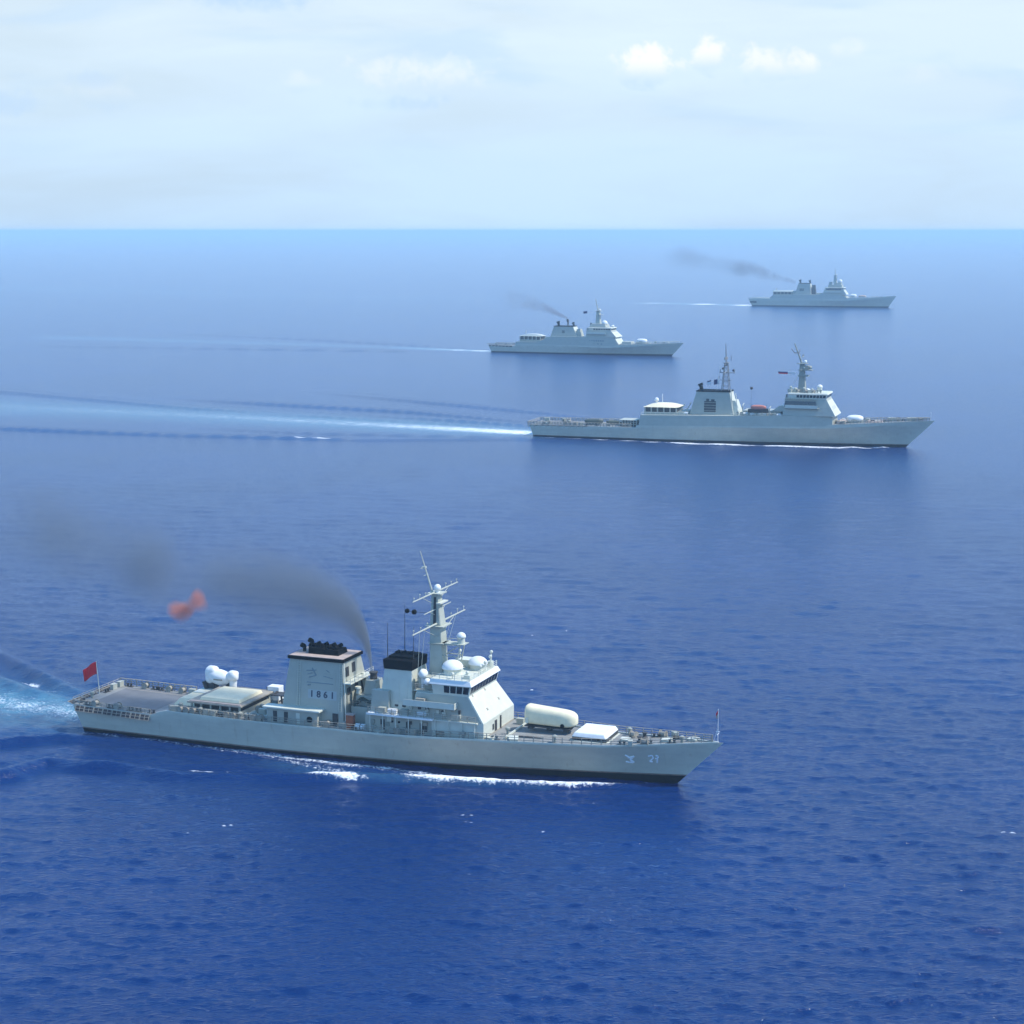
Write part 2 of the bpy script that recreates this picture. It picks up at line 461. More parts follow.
def fitting_protos(parent):
    P = {}
    P['locker'] = bevel(MB().hexa(-.6, .6, -.35, .35, 0, .9).hexa(-.64, .64, -.39, .39, .9, .98).build('locker', grey, parent), .04)
    P['vent'] = MB().lathe((0, 0, 0), [(.22, 0), (.22, .7), (.42, .8), (.42, 1.05), (.2, 1.2)], 12).build('ventilator', mastb, parent, smooth=35)
    P['bollard'] = MB().lathe((-.35, 0, 0), [(.2, 0), (.18, .45), (.26, .5), (.26, .6)], 10).lathe((.35, 0, 0), [(.2, 0), (.18, .45), (.26, .5), (.26, .6)], 10).hexa(-.8, .8, -.3, .3, 0, .06).build('bollard', dark, parent, smooth=35)
    P['reel'] = MB().tube((0, -.5, .55), (0, .5, .55), .38, n=14).tube((0, -.55, .55), (0, -.5, .55), .55, n=14).tube((0, .5, .55), (0, .55, .55), .55, n=14).hexa(-.4, .4, -.6, -.56, 0, .5).hexa(-.4, .4, .56, .6, 0, .5).build('rope_reel', tan, parent, smooth=35)
    P['raft'] = MB().tube((-.75, 0, .55), (.75, 0, .55), .38, n=14).hexa(-.5, -.4, -.35, .35, 0, .4).hexa(.4, .5, -.35, .35, 0, .4).build('raft_canister', white, parent, smooth=35)
    P['hatch'] = bevel(MB().hexa(-.7, .7, -.7, .7, 0, .3).hexa(-.75, .75, -.75, .75, .3, .38).build('hatch', palegrey, parent), .03)
    P['winch'] = MB().lathe((0, 0, 0), [(.5, 0), (.5, .2), (.28, .35), (.28, .7), (.45, .85), (.45, .95)], 14).build('capstan', dark, parent, smooth=35)
    return P


SHIPS = {}
SCALE = {'warship': (1.004, 1.19, .99), 'warship.001': (1.008, 1.12, .99), 'warship.002': (1.012, 1.12, .99), 'warship.003': (1.012, 1.1, .99)}
ROUND = ('radome', 'drum', 'searchlight_head', 'numeral', 'safety_net', 'flag', 'locker', 'ventilator', 'bollard', 'rope_reel', 'raft_canister', 'hatch', 'capstan')


def fit_beam(e):
    """bring the drawn-up ship to her real length, beam and height"""
    k = SCALE[e.name]; done = set()
    def go(o):
        for c in o.children:
            plain = c.name.split('.')[0] in ROUND
            if not (c.parent != e and c.parent.name.split('.')[0] in ROUND): c.location = (c.location.x * k[0], c.location.y * k[1], c.location.z * k[2])
            if not plain and c.data.name not in done:
                done.add(c.data.name); c.data.transform(Matrix.Diagonal((k[0], k[1], k[2], 1)))
            go(c)
    go(e)


def ship_empty(name, origin, heading, label):
    e = empty('warship', (origin[0], origin[1], 0), R(heading), label, 'warship', 'grey warships sailing in line')
    SHIPS[name] = e
    return e


def loc2world(e, x, y, z=0.0):
    k = SCALE.get(e.name, (1, 1, 1)); x, y, z = x * k[0], y * k[1], z * k[2]
    a = e.rotation_euler.z
    return (e.location.x + x * math.cos(a) - y * math.sin(a), e.location.y + x * math.sin(a) + y * math.cos(a), z)


# ================================================================== SHIP A (nearest)
def ship_a():
    e = ship_empty('A', (-72.21, 315.42), -21.15, 'nearest grey warship with two black-topped funnels and a red flag at its stern')
    H = Hull(104.6, 111.8, 6.75, [(-1, 4.6), (15.0, 4.3), (18.0, 5.15), (33, 5.0), (60, 5.25), (75, 5.75), (95, 6.0), (112, 7.3)],
             [(-1, 4.0), (15, 4.0), (20, 4.9), (60, 5.1), (75, 5.6), (95, 5.85), (112, 7.1)], 0.93, 2.2, bootz=((0, .45), (.6, .55), (1, 1.35)))
    H.build(e)
    H.deck(e, -2, 112, deckm, 'deck', 0.0, 0.0)
    H.deck(e, 1.0, 14.8, fdeckm, 'flight_deck', 0.9, 0.015)
    m = MB()
    for x0_, x1_, y0_, y1_ in ((2.0, 13.8, -4.55, -4.4), (2.0, 13.8, 4.4, 4.55)):
        m.add([(x0_, y0_, 4.6 - (x0_ + 1) * .01875 + .03), (x1_, y0_, 4.6 - (x1_ + 1) * .01875 + .03), (x1_, y1_, 4.6 - (x1_ + 1) * .01875 + .03), (x0_, y1_, 4.6 - (x0_ + 1) * .01875 + .03)], [(0, 1, 2, 3)])
    m.build('deck_marking', tan, e)
    edge_trim(e, H.edge_pts(16, 111.3, 1.0, -1, .1), palegrey); edge_trim(e, H.edge_pts(16, 111.3, 1.0, 1, .1), palegrey)
    for sd_ in (-1, 1):
        railing(e, H.edge_pts(18.5, 110.5, 1.5, sd_), 1.15, .06)
    st = [Vector((-.75, y, 4.62)) for y in np.linspace(-6, 6, 9)]
    railing(e, st, 1.1, .05)
    railing(e, H.edge_pts(-.6, 15.5, 1.1, 1, .1), 1.25, .085); railing(e, H.edge_pts(-.6, 15.5, 1.1, -1, .25), .8, .07)
    # folding safety nets round the flight deck
    net = MB(); net.hexa(-.78, .78, -.9, 0, -.06, 0, ty0=-.9, ty1=0, mi=0)
    for a, b in (((-.85, 0, .03), (-.85, -1, .03)), ((.85, 0, .03), (.85, -1, .03)), ((-.85, -1, .03), (.85, -1, .03)), ((-.85, -.5, .03), (.85, -.5, .03)), ((0, 0, .03), (0, -1, .03))):
        net.tube(a, b, .05, n=5, mi=1)
    n0 = net.build('safety_net', [brownm, tan], e)
    first = True
    for sd_ in (-1, 1):
        for p in H.edge_pts(.9, 15.5, 1.86, sd_, 0):
            if first: o = n0; first = False
            else: o = copy_part(n0)
            o.location = p + Vector((0, 0.02 * sd_, -.12)); o.rotation_euler = (R(62 if sd_ < 0 else 12), 0, 0 if sd_ < 0 else math.pi)
    for y in np.linspace(-5.2, 5.2, 7):
        o = copy_part(n0); o.location = (-1.02, y, 4.5); o.rotation_euler = (R(-18), 0, -math.pi / 2)
    # stern flagstaff
    fs = MB().tube((-.4, .3, 4.6), (-.9, .3, 10.4), .07, .04, 6).build('flagstaff', palegrey, e)
    fo = flag(fs, (-.85, .3, 8.15), 2.7, 2.2, [redflag], droop=.62, amp=.3)
    # stern corner gear
    P = fitting_protos(e)
    # ---- aft deck between flight deck and first funnel
    slab = block(e, 'hatch_house', cream, 16.6, 21.2, -2.6, 4.8, 5.1, 6.25, 17.6, 21.0, -2.0, 4.6)
    block(slab, 'hatch_lid', palegrey, 17.8, 20.8, 1.2, 4.4, 6.25, 6.4)
    mis = MB().hexa(21.8, 31.3, -5.3, 3.6, 5.1, 5.8)
    for x in np.linspace(22.0, 31.1, 6):
        for y in (-5.1, 3.4): mis.hexa(x - .13, x + .13, y - .13, y + .13, 5.8, 6.75)
    mis.hexa(22.2, 30.9, -4.7, 3.0, 5.8, 6.74, mi=1)
    mo = mis.build('launcher_house', [grey, dark], e)
    block(mo, 'roof', tan, 21.4, 31.7, -5.6, 3.9, 6.75, 7.05)
    block(mo, 'canvas_top', cream, 23.0, 30.6, -4.4, 2.4, 7.05, 7.6, 23.2, 30.4, -4.2, 2.2)
    block(mo, 'step', pinkroof, 21.9, 31.5, -5.5, -5.1, 7.05, 7.2)
    block(e, 'deck_platform', palegrey, 31.9, 36.5, -4.4, 1.0, 5.0, 5.5)
    # bulky deckhouse parts beside the funnel
    lh = block(e, 'deckhouse', grey, 36.8, 46.0, -6.0, -4.7, 5.0, 7.55)
    block(lh, 'roof', palegrey, 36.2, 46.6, -6.45, -4.6, 7.55, 7.85)
    for x in (38.3, 40.3, 42.5): MB().hexa(x - .35, x + .35, -6.05, -6.0, 5.3, 7.1).build('door', dark if x != 42.5 else palegrey, lh)
    MB().tube((44.6, -6.12, 6.2), (44.6, -5.9, 6.2), .5, n=16).build('vent_opening', black, lh)
    # first funnel block
    F = MB().hexa(38.4, 50.1, -4.9, 4.9, 5.0, 15.7, 40.0, 49.6, -4.1, 1.6).build('funnel', grey, e); bevel(F, .12, 2)
    rim = MB().hexa(39.75, 49.85, -4.35, 1.85, 15.7, 16.2).build('funnel_rim', black, F)
    MB().hexa(39.95, 49.65, -4.15, 1.65, 16.202, 16.28).build('funnel_roof', pinkroof, F)
    ex = MB()
    for i, x in enumerate((43.2, 44.6, 46.0, 47.2)):
        ex.hexa(x - .75, x + .75, -2.6, .4, 16.2, 17.35 - .07 * i, x - .8, x + .6, -2.4, .2)
        ex.tube((x, -1.7, 17.2), (x - .35, -1.7, 17.75), .42, .45, 10); ex.tube((x, -.3, 17.2), (x - .35, -.3, 17.7), .42, .45, 10)
    eo = ex.build('exhaust_uptake', black, F, smooth=35); bevel(eo, .08)
    for (x, y, h) in ((41.2, -1.6, .9), (41.9, -.4, 1.5), (42.5, -1.2, .9)):
        MB().tube((x, y, 16.4), (x, y, 16.4 + h), .28, n=10).tube((x, y, 16.4 + h - .1), (x - .6, y, 16.5 + h), .36, .4, 10).build('exhaust_pipe', black, F, smooth=40)
    # starboard wall of the funnel leans: y(z) and helper
    def ys(z): return -(4.9 + (4.1 - 4.9) * (z - 5) / 10.7)
    tilt = math.atan(.8 / 10.7)
    quad_panel(F, 'number_plate', platem, (43.5, ys(9.35), 9.35), (48.7, ys(9.35), 9.35), (48.7, ys(10.85), 10.85), (43.5, ys(10.85), 10.85), .012)
    for k, ch in enumerate('1861'): text_mesh('numeral', ch, 1.5, inkm, F, (44.2 + k * 1.24, ys(10.1) - .05, 10.1), (math.pi / 2 - tilt, 0, 0))
    em = MB()   # faded brush-like emblem and bar
    for a, b, r in (((43.1, 13.9), (44.9, 14.1), .1), ((44.1, 14.4), (44.9, 13.2), .12), ((44.8, 13.2), (43.6, 12.8), .1), ((43.3, 13.3), (44.2, 13.6), .08), ((46.2, 13.2), (47.9, 12.9), .07), ((43.2, 12.0), (48.0, 12.0), .08), ((43.4, 11.5), (43.9, 11.6), .12), ((46.7, 14.2), (47.3, 13.9), .08)):
        em.tube((a[0], ys(a[1]) - .0, a[1]), (b[0], ys(b[1]) - .0, b[1]), r, n=6)
    em.v = [(a, b + .03, c) for a, b, c in em.v]; em.build('faded_emblem', faintm, F)
    door(F, 48.6, ys(6) - .0, 5.15, -1, .95, 2.1, dark, wtip=.12)
    # forward face of the funnel: four louvre windows and platforms
    def xf(z): return 50.1 - .5 * (z - 5) / 10.7
    for (y, z, hh) in ((-2.9, 13.1, 1.6), (-.9, 13.4, 1.6), (-2.7, 10.0, 1.2), (-.3, 10.0, 1.8), (1.6, 9.8, 1.5)):
        quad_panel(F, 'louvre', dark, (xf(z), y - .5, z), (xf(z), y + .5, z), (xf(z + hh), y + .5, z + hh), (xf(z + hh), y - .5, z + hh), .05)
    MB().hexa(49.8, 51.2, -4.4, 3.0, 12.2, 12.35).hexa(50.2, 53.0, 2.6, 5.0, 5.3, 12.6, 49.8, 50.2, 1.2, 1.9).build('platform', palegrey, F)
    for z, xo in ((12.35, 1.1),):
        railing(F, [Vector((50.0 + xo, y, z)) for y in np.linspace(-4.3, 2.9, 7)], 1.0, .04, mat=palegrey)
    MB().tube((50.35, -4.6, 5.2), (49.9, -4.2, 15.6), .12, n=6).build('pipe', palegrey, F)
    # ---- between the funnels
    dh = MB().hexa(50.6, 56.0, -3.4, 4.6, 5.05, 8.3).hexa(51.0, 55.8, -2.6, 3.8, 8.3, 9.9).hexa(51.6, 54.0, -1.3, 1.5, 9.9, 12.2, 51.9, 53.7, -1.0, 1.2).build('machinery_house', grey, e); bevel(dh, .08)
    MB().lathe((52.8, 0, 12.2), [(.6, 0), (.55, .9), (.7, 1.0), (.7, 1.2), (.5, 1.25)], 14).build('exhaust_stack', dark, dh, smooth=35)
    for (x, y, z) in ((51.2, -2.2, 9.9), (55.0, -2.4, 9.9), (55.2, 2.0, 9.9)):
        MB().lathe((x, y, z), [(.35, 0), (.35, .8), (.55, .9), (.5, 1.2)], 12).build('ventilator', palegrey, dh, smooth=35)
    railing(dh, [Vector((x, -3.3, 8.3)) for x in np.linspace(50.8, 55.8, 5)], 1.0, .05)
    MB().path([(51, -3.2, 8.3), (52.2, -2.7, 9.6), (53.5, -2.8, 9.0), (55.0, -2.8, 9.5)], .3, 8).build('hose', olive, dh)
    # ---- forward deckhouse, level 1
    d1 = MB().hexa(54.2, 74.6, -5.3, 5.3, 5.05, 8.2).build('deckhouse', grey, e, smooth=None); bevel(d1, .06)
    MB().hexa(55.0, 66.5, -6.35, -5.0, 8.2, 8.5).build('boat_deck_edge', white, d1); MB().hexa(55.0, 66.5, 5.0, 6.35, 8.2, 8.5).build('boat_deck_edge', white, d1)
    MB().hexa(66.5, 74.0, -6.0, -5.0, 8.2, 8.36).build('side_walkway', palegrey, d1); MB().hexa(66.5, 74.0, 5.0, 6.0, 8.2, 8.36).build('side_walkway', palegrey, d1)
    for x in np.arange(55.5, 74.0, 2.25):
        for y in (-6.1, 6.1): MB().tube((x, y if x < 66.5 else y * .96, 5.2), (x, y if x < 66.5 else y * .96, 8.2), .1, n=6).build('stanchion', palegrey, d1)
    for x, mt in ((57.3, dark), (61.8, dark), (64.2, dark), (68.3, dark), (70.7, dark), (72.8, dark)):
        door(d1, x, -5.3, 5.5, -1, .75, 1.8, mt)
    for x in (59.0, 60.2, 66.3, 69.6): MB().tube((x, -5.36, 7.1), (x, -5.28, 7.1), .2, n=10).build('porthole', glassm, d1)
    railing(d1, [Vector((x, -6.2, 8.5)) for x in np.arange(55.2, 66.5, 1.4)], 1.0, .045); railing(d1, [Vector((x, -5.9, 8.36)) for x in np.arange(66.7, 74.0, 1.4)], 1.0, .045)
    railing(d1, [Vector((x, 6.2, 8.5)) for x in np.arange(55.2, 66.5, 1.4)], 1.0, .045)
    # second funnel
    F2 = MB().hexa(56.0, 62.1, -4.4, 2.2, 8.2, 15.4, 57.0, 61.8, -4.0, .8).build('funnel', palegrey, e, label='smaller forward funnel with a tall black top and whip aerials'); bevel(F2, .12)
    cap = MB().hexa(56.9, 61.9, -4.15, .95, 15.4, 17.0, 56.8, 62.0, -4.2, 1.0).hexa(57.3, 61.3, -3.2, .2, 17.0, 17.4).build('funnel_cap', black, F2); bevel(cap, .1)
    for x in (58.0, 59.2, 60.4):
        MB().tube((x, -1.2, 17.2), (x - .3, -1.2, 17.7), .4, .42, 10).build('exhaust_pipe', black, F2, smooth=35)
    whips(F2, [(57.2, -3.3, 16.8, 6.0), (59.0, -1.0, 16.8, 8.8), (61.4, -2.6, 16.8, 5.6)])
    sb = block(e, 'intake_house', grey, 55.1, 58.4, -5.2, -4.25, 8.2, 12.0, 55.3, 58.2, -5.0, -4.25)
    for x in (59.5, 60.8): MB().lathe((x, -4.9, 8.5), [(.25, 0), (.25, .7), (.42, .8), (.4, 1.1)], 10).build('ventilator', dark, sb, smooth=35)
    # ---- bridge structure
    # profile of side: x bounds fwd face kink at z 8.3
    br = MB()
    ya, yb, yt = 5.6, 5.6, 4.75
    prof = [((62.5, 8.2), (74.5, 8.2), 5.6), ((62.8, 12.3), (72.0, 12.3), 4.9)]
    br.hexa(62.5, 74.9, -5.6, 5.6, 8.3, 12.3, 63.0, 72.1, -4.95, 4.95)
    br.hexa(66.0, 74.9, -5.6, 5.6, 5.2, 8.3)
    bo = br.build('bridge', [palegrey], e); bevel(bo, .06)
    # shade of the starboard bridge wall, painted as a darker grey panel
    quad_panel(bo, 'painted_side_shade', grey, (62.6, -5.6, 8.35), (74.6, -5.6, 8.35), (71.85, -4.95, 12.25), (63.1, -4.95, 12.25), .02)
    # lower front fittings
    door(bo, 74.9, -1.2, 5.8, 1, .8, 1.9, dark, 'x'); MB().hexa(74.9, 75.05, .3, .6, 5.8, 8.0).build('fitting', dark, bo); MB().hexa(74.9, 75.0, -2.4, -2.0, 6.4, 7.3).build('fitting', dark, bo)
    MB().hexa(74.9, 75.0, -5.4, 5.4, 5.75, 5.95).build('skirting', tan, bo)
    A_, B_, C_, D_ = (74.9, -5.6, 8.3), (74.9, 5.6, 8.3), (72.1, 4.95, 12.3), (72.1, -4.95, 12.3)
    for (u, v) in ((.28, .3), (.72, .4), (.52, .9), (.1, .93)):
        face_panels(bo, 'fitting', tan, A_, B_, C_, D_, 1, u, u + .035, v, v + .09, 0, .06)
    # wheelhouse: windows lean outward under a deep roof
    wh = MB().hexa(66.0, 72.1, -4.95, 4.95, 12.3, 13.95, 65.8, 72.5, -5.1, 5.1).build('wheelhouse', palegrey, bo)
    face_panels(wh, 'window', glassm, (72.1, -4.95, 12.3), (72.1, 4.95, 12.3), (72.5, 5.1, 13.95), (72.5, -5.1, 13.95), 9, .02, .98, .22, .92, .18)
    face_panels(wh, 'window', glassm, (66.0, -4.95, 12.3), (72.1, -4.95, 12.3), (72.5, -5.1, 13.95), (65.8, -5.1, 13.95), 4, .3, .98, .22, .92, .18)
    face_panels(wh, 'window', glassm, (72.1, 4.95, 12.3), (66.0, 4.95, 12.3), (65.8, 5.1, 13.95), (72.5, 5.1, 13.95), 4, .02, .7, .22, .92, .18)
    rf = MB().hexa(65.4, 72.75, -5.3, 5.3, 13.95, 14.75, 65.5, 72.35, -5.0, 5.0).build('roof', white, wh); bevel(rf, .08)
    MB().hexa(65.7, 72.2, -4.85, 4.85, 14.752, 14.80).build('roof_deck', palegrey, wh)
    railing(wh, [Vector((x, -4.9, 14.8)) for x in np.linspace(65.8, 72.2, 6)] + [Vector((72.2, y, 14.8)) for y in np.linspace(-3.3, 4.9, 6)], .9, .04, mat=palegrey)
    # bridge wings / gallery
    for sd_ in (-1, 1):
        m = MB(); a, b = (-6.35, -4.6) if sd_ < 0 else (4.6, 6.35)
        m.hexa(61.5, 70.3, a, b, 10.35, 10.5); yo = -6.35 if sd_ < 0 else 6.27
        m.hexa(61.5, 70.3, yo, yo + .08, 10.5, 11.35)
        m.hexa(70.22, 70.3, a, b, 10.5, 11.35)
        for x in (62.5, 65.5, 68.5): m.tube((x, sd_ * 5.4, 8.4), (x, sd_ * 6.2, 10.35), .08, n=6)
        m.build('bridge_wing', tan if False else palegrey, bo)
    # aft signal deck
    sg = MB().hexa(62.4, 66.0, -4.6, 4.6, 12.3, 12.5).hexa(62.6, 65.2, -3.4, 3.4, 12.5, 14.4).build('signal_deck', grey, bo); bevel(sg, .05)
    railing(bo, [Vector((62.6, y, 12.5)) for y in np.linspace(-4.5, 4.5, 6)], 1.0, .045); railing(bo, [Vector((x, -4.5, 12.5)) for x in np.linspace(62.7, 65.5, 3)], 1.0, .045)
    MB().hexa(62.9, 64.4, -5.0, -3.8, 10.5, 11.9).hexa(63.5, 65.0, -6.1, -5.3, 10.5, 11.6).build('signal_locker', tan, bo)
    # satellite dish, white, aft of wheelhouse
    ds = MB().ball((63.4, -3.3, 14.9), .75, .75, .8, noise=.05).ball((64.6, -4.2, 13.9), .55, .55, .6).tube((63.4, -3.3, 12.5), (63.4, -3.3, 14.4), .3, n=10).build('satellite_dome', white, bo, smooth=60)
    radome(bo, (67.6, -1.5, 14.8), 1.75, .95); radome(bo, (70.2, 2.2, 14.8), 1.6, .9)
    for (x, y, h) in ((71.8, 3.4, 1.9), (71.9, -.4, 1.2), (71.5, 4.4, 2.4), (71.0, -3.2, .9), (71.9, 1.3, 1.5), (66.4, 3.6, 2.4), (69.0, -4.3, .8)):
        MB().tube((x, y, 14.8), (x, y, 14.8 + h), .09, n=6).ball((x, y, 14.8 + h), .28, .24, .3, 10, 6).build('searchlight', palegrey, bo, smooth=50)
    block(bo, 'director_base', palegrey, 66.4, 69.2, 2.6, 4.6, 14.8, 16.0)
    MB().hexa(70.6, 71.6, -3.7, -2.6, 14.8, 15.4).build('roof_box', palegrey, bo); MB().hexa(71.0, 71.8, 3.8, 4.6, 14.8, 15.7).build('roof_box', palegrey, bo)
    # ---- mast
    k0 = set(bpy.data.objects)
    ms = MB().hexa(63.9, 66.3, -1.15, 1.15, 12.6, 22.3, 64.0, 65.9, -.95, .95)
    ms.hexa(64.0, 65.9, -.95, .95, 22.3, 27.6, 64.1, 65.3, -.62, .62)
    mo = ms.build('mast', mastm, e); bevel(mo, .15, 2)
    quad_panel(mo, 'mast_slot', dark, (64.6, -.98, 22.6), (65.1, -.98, 22.6), (65.0, -.68, 27.0), (64.6, -.68, 27.0), .03)
    pl = MB().hexa(63.4, 66.6, -1.5, 1.5, 22.2, 22.35).hexa(63.6, 66.0, -1.1, 1.1, 27.5, 27.65)
    pl.hexa(63.8, 66.5, -1.3, 1.3, 19.4, 19.5); pl.build('mast_platform', mastm, mo)
    yard(mo, (65.2, 0, 22.7), 9.0, .17); yard(mo, (64.9, 0, 25.0), 4.6, .11, fit=False); yard(mo, (64.6, 0, 27.7), 7.6, .15)
    MB().tube((64.0, 0, 27.6), (61.9, 0, 34.3), .17, .06, 8).tube((62.5, -.9, 31.6), (62.5, .9, 31.6), .06, n=6).tube((62.9, -.7, 30.4), (62.9, .7, 30.4), .06, n=6).hexa(62.3, 62.9, -.3, .3, 31.5, 31.75).build('topmast', mastm, mo, smooth=40)
    MB().ball((64.9, 0, 28.4), .55, .55, .6).tube((64.9, 0, 27.6), (64.9, 0, 28.2), .35, n=10).build('mast_radome', white, mo, smooth=60)
    MB().hexa(65.3, 66.1, -1.3, 1.3, 26.0, 26.2).tube((65.7, 0, 25.4), (65.7, 0, 26.0), .12, n=6).build('navigation_radar', palegrey, mo)
    # forward lattice bracket with a small dome
    lt = MB()
    for y in (-.8, .8):
        lt.path([(66.0, y, 19.2), (69.2, y, 19.4), (68.4, y, 15.2)], .09); lt.path([(66.1, y, 17.4), (68.8, y, 17.4)], .08)
        lt.path([(66.1, y, 17.4), (69.2, y, 19.4)], .07); lt.path([(66.2, y, 15.4), (68.8, y, 17.4)], .07)
    lt.hexa(66.0, 69.9, -.9, .9, 19.4, 19.5); lt.path([(66.9, -.8, 19.5), (66.9, -.8, 20.4), (69.2, -.8, 20.4), (69.2, .8, 20.4)], .05)
    lt.build('lattice_bracket', mastm, mo)
    radome(mo, (69.0, 0, 19.5), .75, 1.1, sz=.95)
    la = MB()
    for z in np.arange(13.2, 27, .45): la.tube((66.15 - (z - 13) * .055, -.9, z), (66.15 - (z - 13) * .055, -.4, z), .03, n=4)
    la.path([(66.2, -.9, 13), (65.4, -.9, 27)], .05); la.path([(66.2, -.4, 13), (65.4, -.4, 27)], .05); la.build('ladder', mastm, mo)
    # halyards and hanging signal shapes
    for y in (-6.2, -4.6, 4.6, 6.2): MB().tube((65.0, y, 22.6), (63.2, y * .6, 13.0), .03, n=4).build('halyard', palegrey, mo)
    MB().ball((62.0, -2.3, 24.7), .42, .42, .42, 12, 8).ball((61.0, -2.7, 24.9), .38, .38, .38, 12, 8).tube((64.9, -3.4, 25.0), (61.0, -2.6, 24.8), .03, n=4).build('signal_ball', black, mo, smooth=60)
    mo.location.x -= .6
    # ---- foredeck
    zf = lambda x: float(np.interp(x, H.edge[:, 0], H.edge[:, 2]))
    hc = block(e, 'launcher_cover', white, 88.1, 93.8, -2.3, 3.2, 6.6, 7.3, 88.5, 93.4, -2.0, 2.9, bev=.15)
    dk = MB()
    for x in (88.7, 90.2, 91.7, 93.2): dk.hexa(x - .55, x + .55, -2.1, 3.0, 6.05, 6.55)
    dk.build('launcher_cell', dark, hc)
    block(hc, 'base', palegrey, 87.9, 94.1, -2.5, 3.4, 5.9, 6.05)
    br = MB().hexa(77.8, 78.0, -4.6, 4.6, 5.85, 6.15).build('breakwater', palegrey, e)
    MB().hexa(79.5, 83.5, -2.9, -2.5, 5.9, 6.0).build('deck_rail', dark, e)
    js = MB().tube((110.9, 0, 7.3), (110.9, 0, 12.6), .06, .035, 6).tube((110.6, 0, 9.0), (111.2, 0, 9.0), .05, n=5).tube((110.9, -.5, 8.6), (110.9, .5, 8.6), .05, n=5).tube((110.2, 0, 7.3), (110.9, 0, 9.6), .04, n=5).build('jackstaff', white, e)
    flag(js, (110.9, 0, 11.3), .35, 1.0, [pinkroof, redflag], lambda u, v: 1 if v > .4 else 0, droop=1.1, amp=.06, nx=6)
    # pale brush-like characters on the bow plating
    def hullpt(x, z):
        b = float(H.half(x)); t = (x + 1) / 112.8; zk = float(interp(x, H.zk)); bw = float(H.halfwl(np.array([x / 104.6]))[0])
        # x on lower rows is pulled aft; solve simply
        tt = None
        for t in np.linspace(.6, 1, 400):
            xb = 1.2 * (1 - min(z / 7.3 * 1.6, 1)) + (-1) * min(z / 7.3, 1); xe = 104.6 + 7.2 * z / 7.3
            if xb + (xe - xb) * t >= x: tt = t; break
        bd_ = float(H.half(-1 + 112.8 * tt)); bw_ = float(H.halfwl(np.array([tt]))[0]); zk_ = float(interp(-1 + 112.8 * tt, H.zk))
        return (x, -(bw_ + (bd_ - bw_) * min(z / zk_, 1) ** 1.35) - .02, z)
    def brush(cx, cz, strokes):
        m = MB()
        for a, b, r in strokes:
            m.tube(hullpt(cx + a[0] * .85, cz + a[1] * .85), hullpt(cx + b[0] * .85, cz + b[1] * .85), r, n=6)
        m.build('bow_character', markm, e)
    brush(97.6, 3.9, [((-.75, .8), (-.1, .35), .12), ((-.3, .2), (.85, .6), .12), ((.8, .6), (.1, -.2), .16), ((.1, -.2), (.7, -.75), .13), ((-.8, -.65), (.5, -.85), .12), ((0, .3), (.3, -.8), .12)])
    brush(101.2, 4.05, [((-.9, .55), (-.2, .75), .11), ((-.2, .75), (0, .2), .12), ((0, .2), (-.7, -.5), .12), ((-.7, -.5), (-.2, -.6), .15), ((.45, .8), (.95, .4), .14), ((.8, .8), (.6, -.75), .13), ((.3, .1), (.7, .1), .1)])
    # deck fittings
    sp = []
    rng = random.Random(3)
    for x in (19.5, 33.0, 35.2, 52.5, 76.5, 96.5, 100.5, 104.0): sp.append(('bollard', x, -(H.half(x)) + .9, zf(x), 0)); sp.append(('bollard', x, H.half(x) - .9, zf(x), 0))
    for x, y in ((33.4, -3.2), (35.6, -2.2), (97.0, 1.2), (33.0, 2.2), (53.0, -5.3)): sp.append(('reel', x, y, zf(x) + (.45 if x in (33.4, 35.6) else .02), rng.uniform(0, 3)))
    for x, y in ((34.6, -3.9), (29.0, 5.6), (25.0, 5.7), (54.6, -4.9), (77.0, 3.5)): sp.append(('locker', x, y, zf(x) + (.45 if x == 34.6 else 0), 0))
    for x in np.arange(19.2, 36.5, 1.25): sp.append((rng.choice(('locker', 'vent', 'bollard', 'reel')), x, -5.95 + rng.uniform(-.1, .1), zf(x), rng.uniform(-.2, .2)))
    for x in np.arange(2, 15, 2.1): sp.append(('bollard' if rng.random() < .6 else 'reel', x + rng.uniform(-.6, .6), -5.75, zf(x), 0)); sp.append((rng.choice(('locker', 'reel', 'bollard')), x + rng.uniform(-.8, .8), 5.75, zf(x), rng.uniform(-.3, .3)))
    for y in (-4.6, -2.2, 1.6, 3.4, 5.2): sp.append((rng.choice(('locker', 'vent', 'bollard')), .1, y, zf(0), 1.5))
    for x, y in ((47.5, -5.5), (50.4, -4.9), (55.6, -5.2), (56.8, -5.6), (60, -5.7), (63, -5.8), (67.5, -5.7), (71.5, -5.8), (76.0, -5.0), (79.5, -4.6), (98, -3), (101.5, 2), (105.5, -.8), (106.8, .8), (100, -2.2), (103.5, 1.8)): sp.append((rng.choice(('locker', 'vent', 'reel', 'hatch')), x, y, zf(x), rng.uniform(0, 3)))
    for x, y in ((57.5, -5.7), (59.3, -5.7), (61.4, -5.7), (64.4, -5.6)): sp.append((rng.choice(('raft', 'locker')), x, y, 8.5, 0))
    for x, y in ((98.8, -1.0), (98.8, 1.2)): sp.append(('winch', x, y, zf(x), 0))
    for x, y in ((96.2, -.4), (79.0, -3.8), (102.8, 0)): sp.append(('hatch', x, y, zf(x), 0))
    for x, y in ((37.5, 5.6), (40.0, 5.7), (42.5, 5.7), (45, 5.7)): sp.append(('raft', x, y, zf(x), 0))
    for x, y in ((32.6, -1.0), (36.0, 3.0), (51.0, 5.6), (86.0, -3.8), (77.3, -2.0), (19.6, -4.8), (31.8, 4.6), (95.8, 2.6)): sp.append(('vent', x, y, zf(x) + .02, rng.uniform(0, 6)))
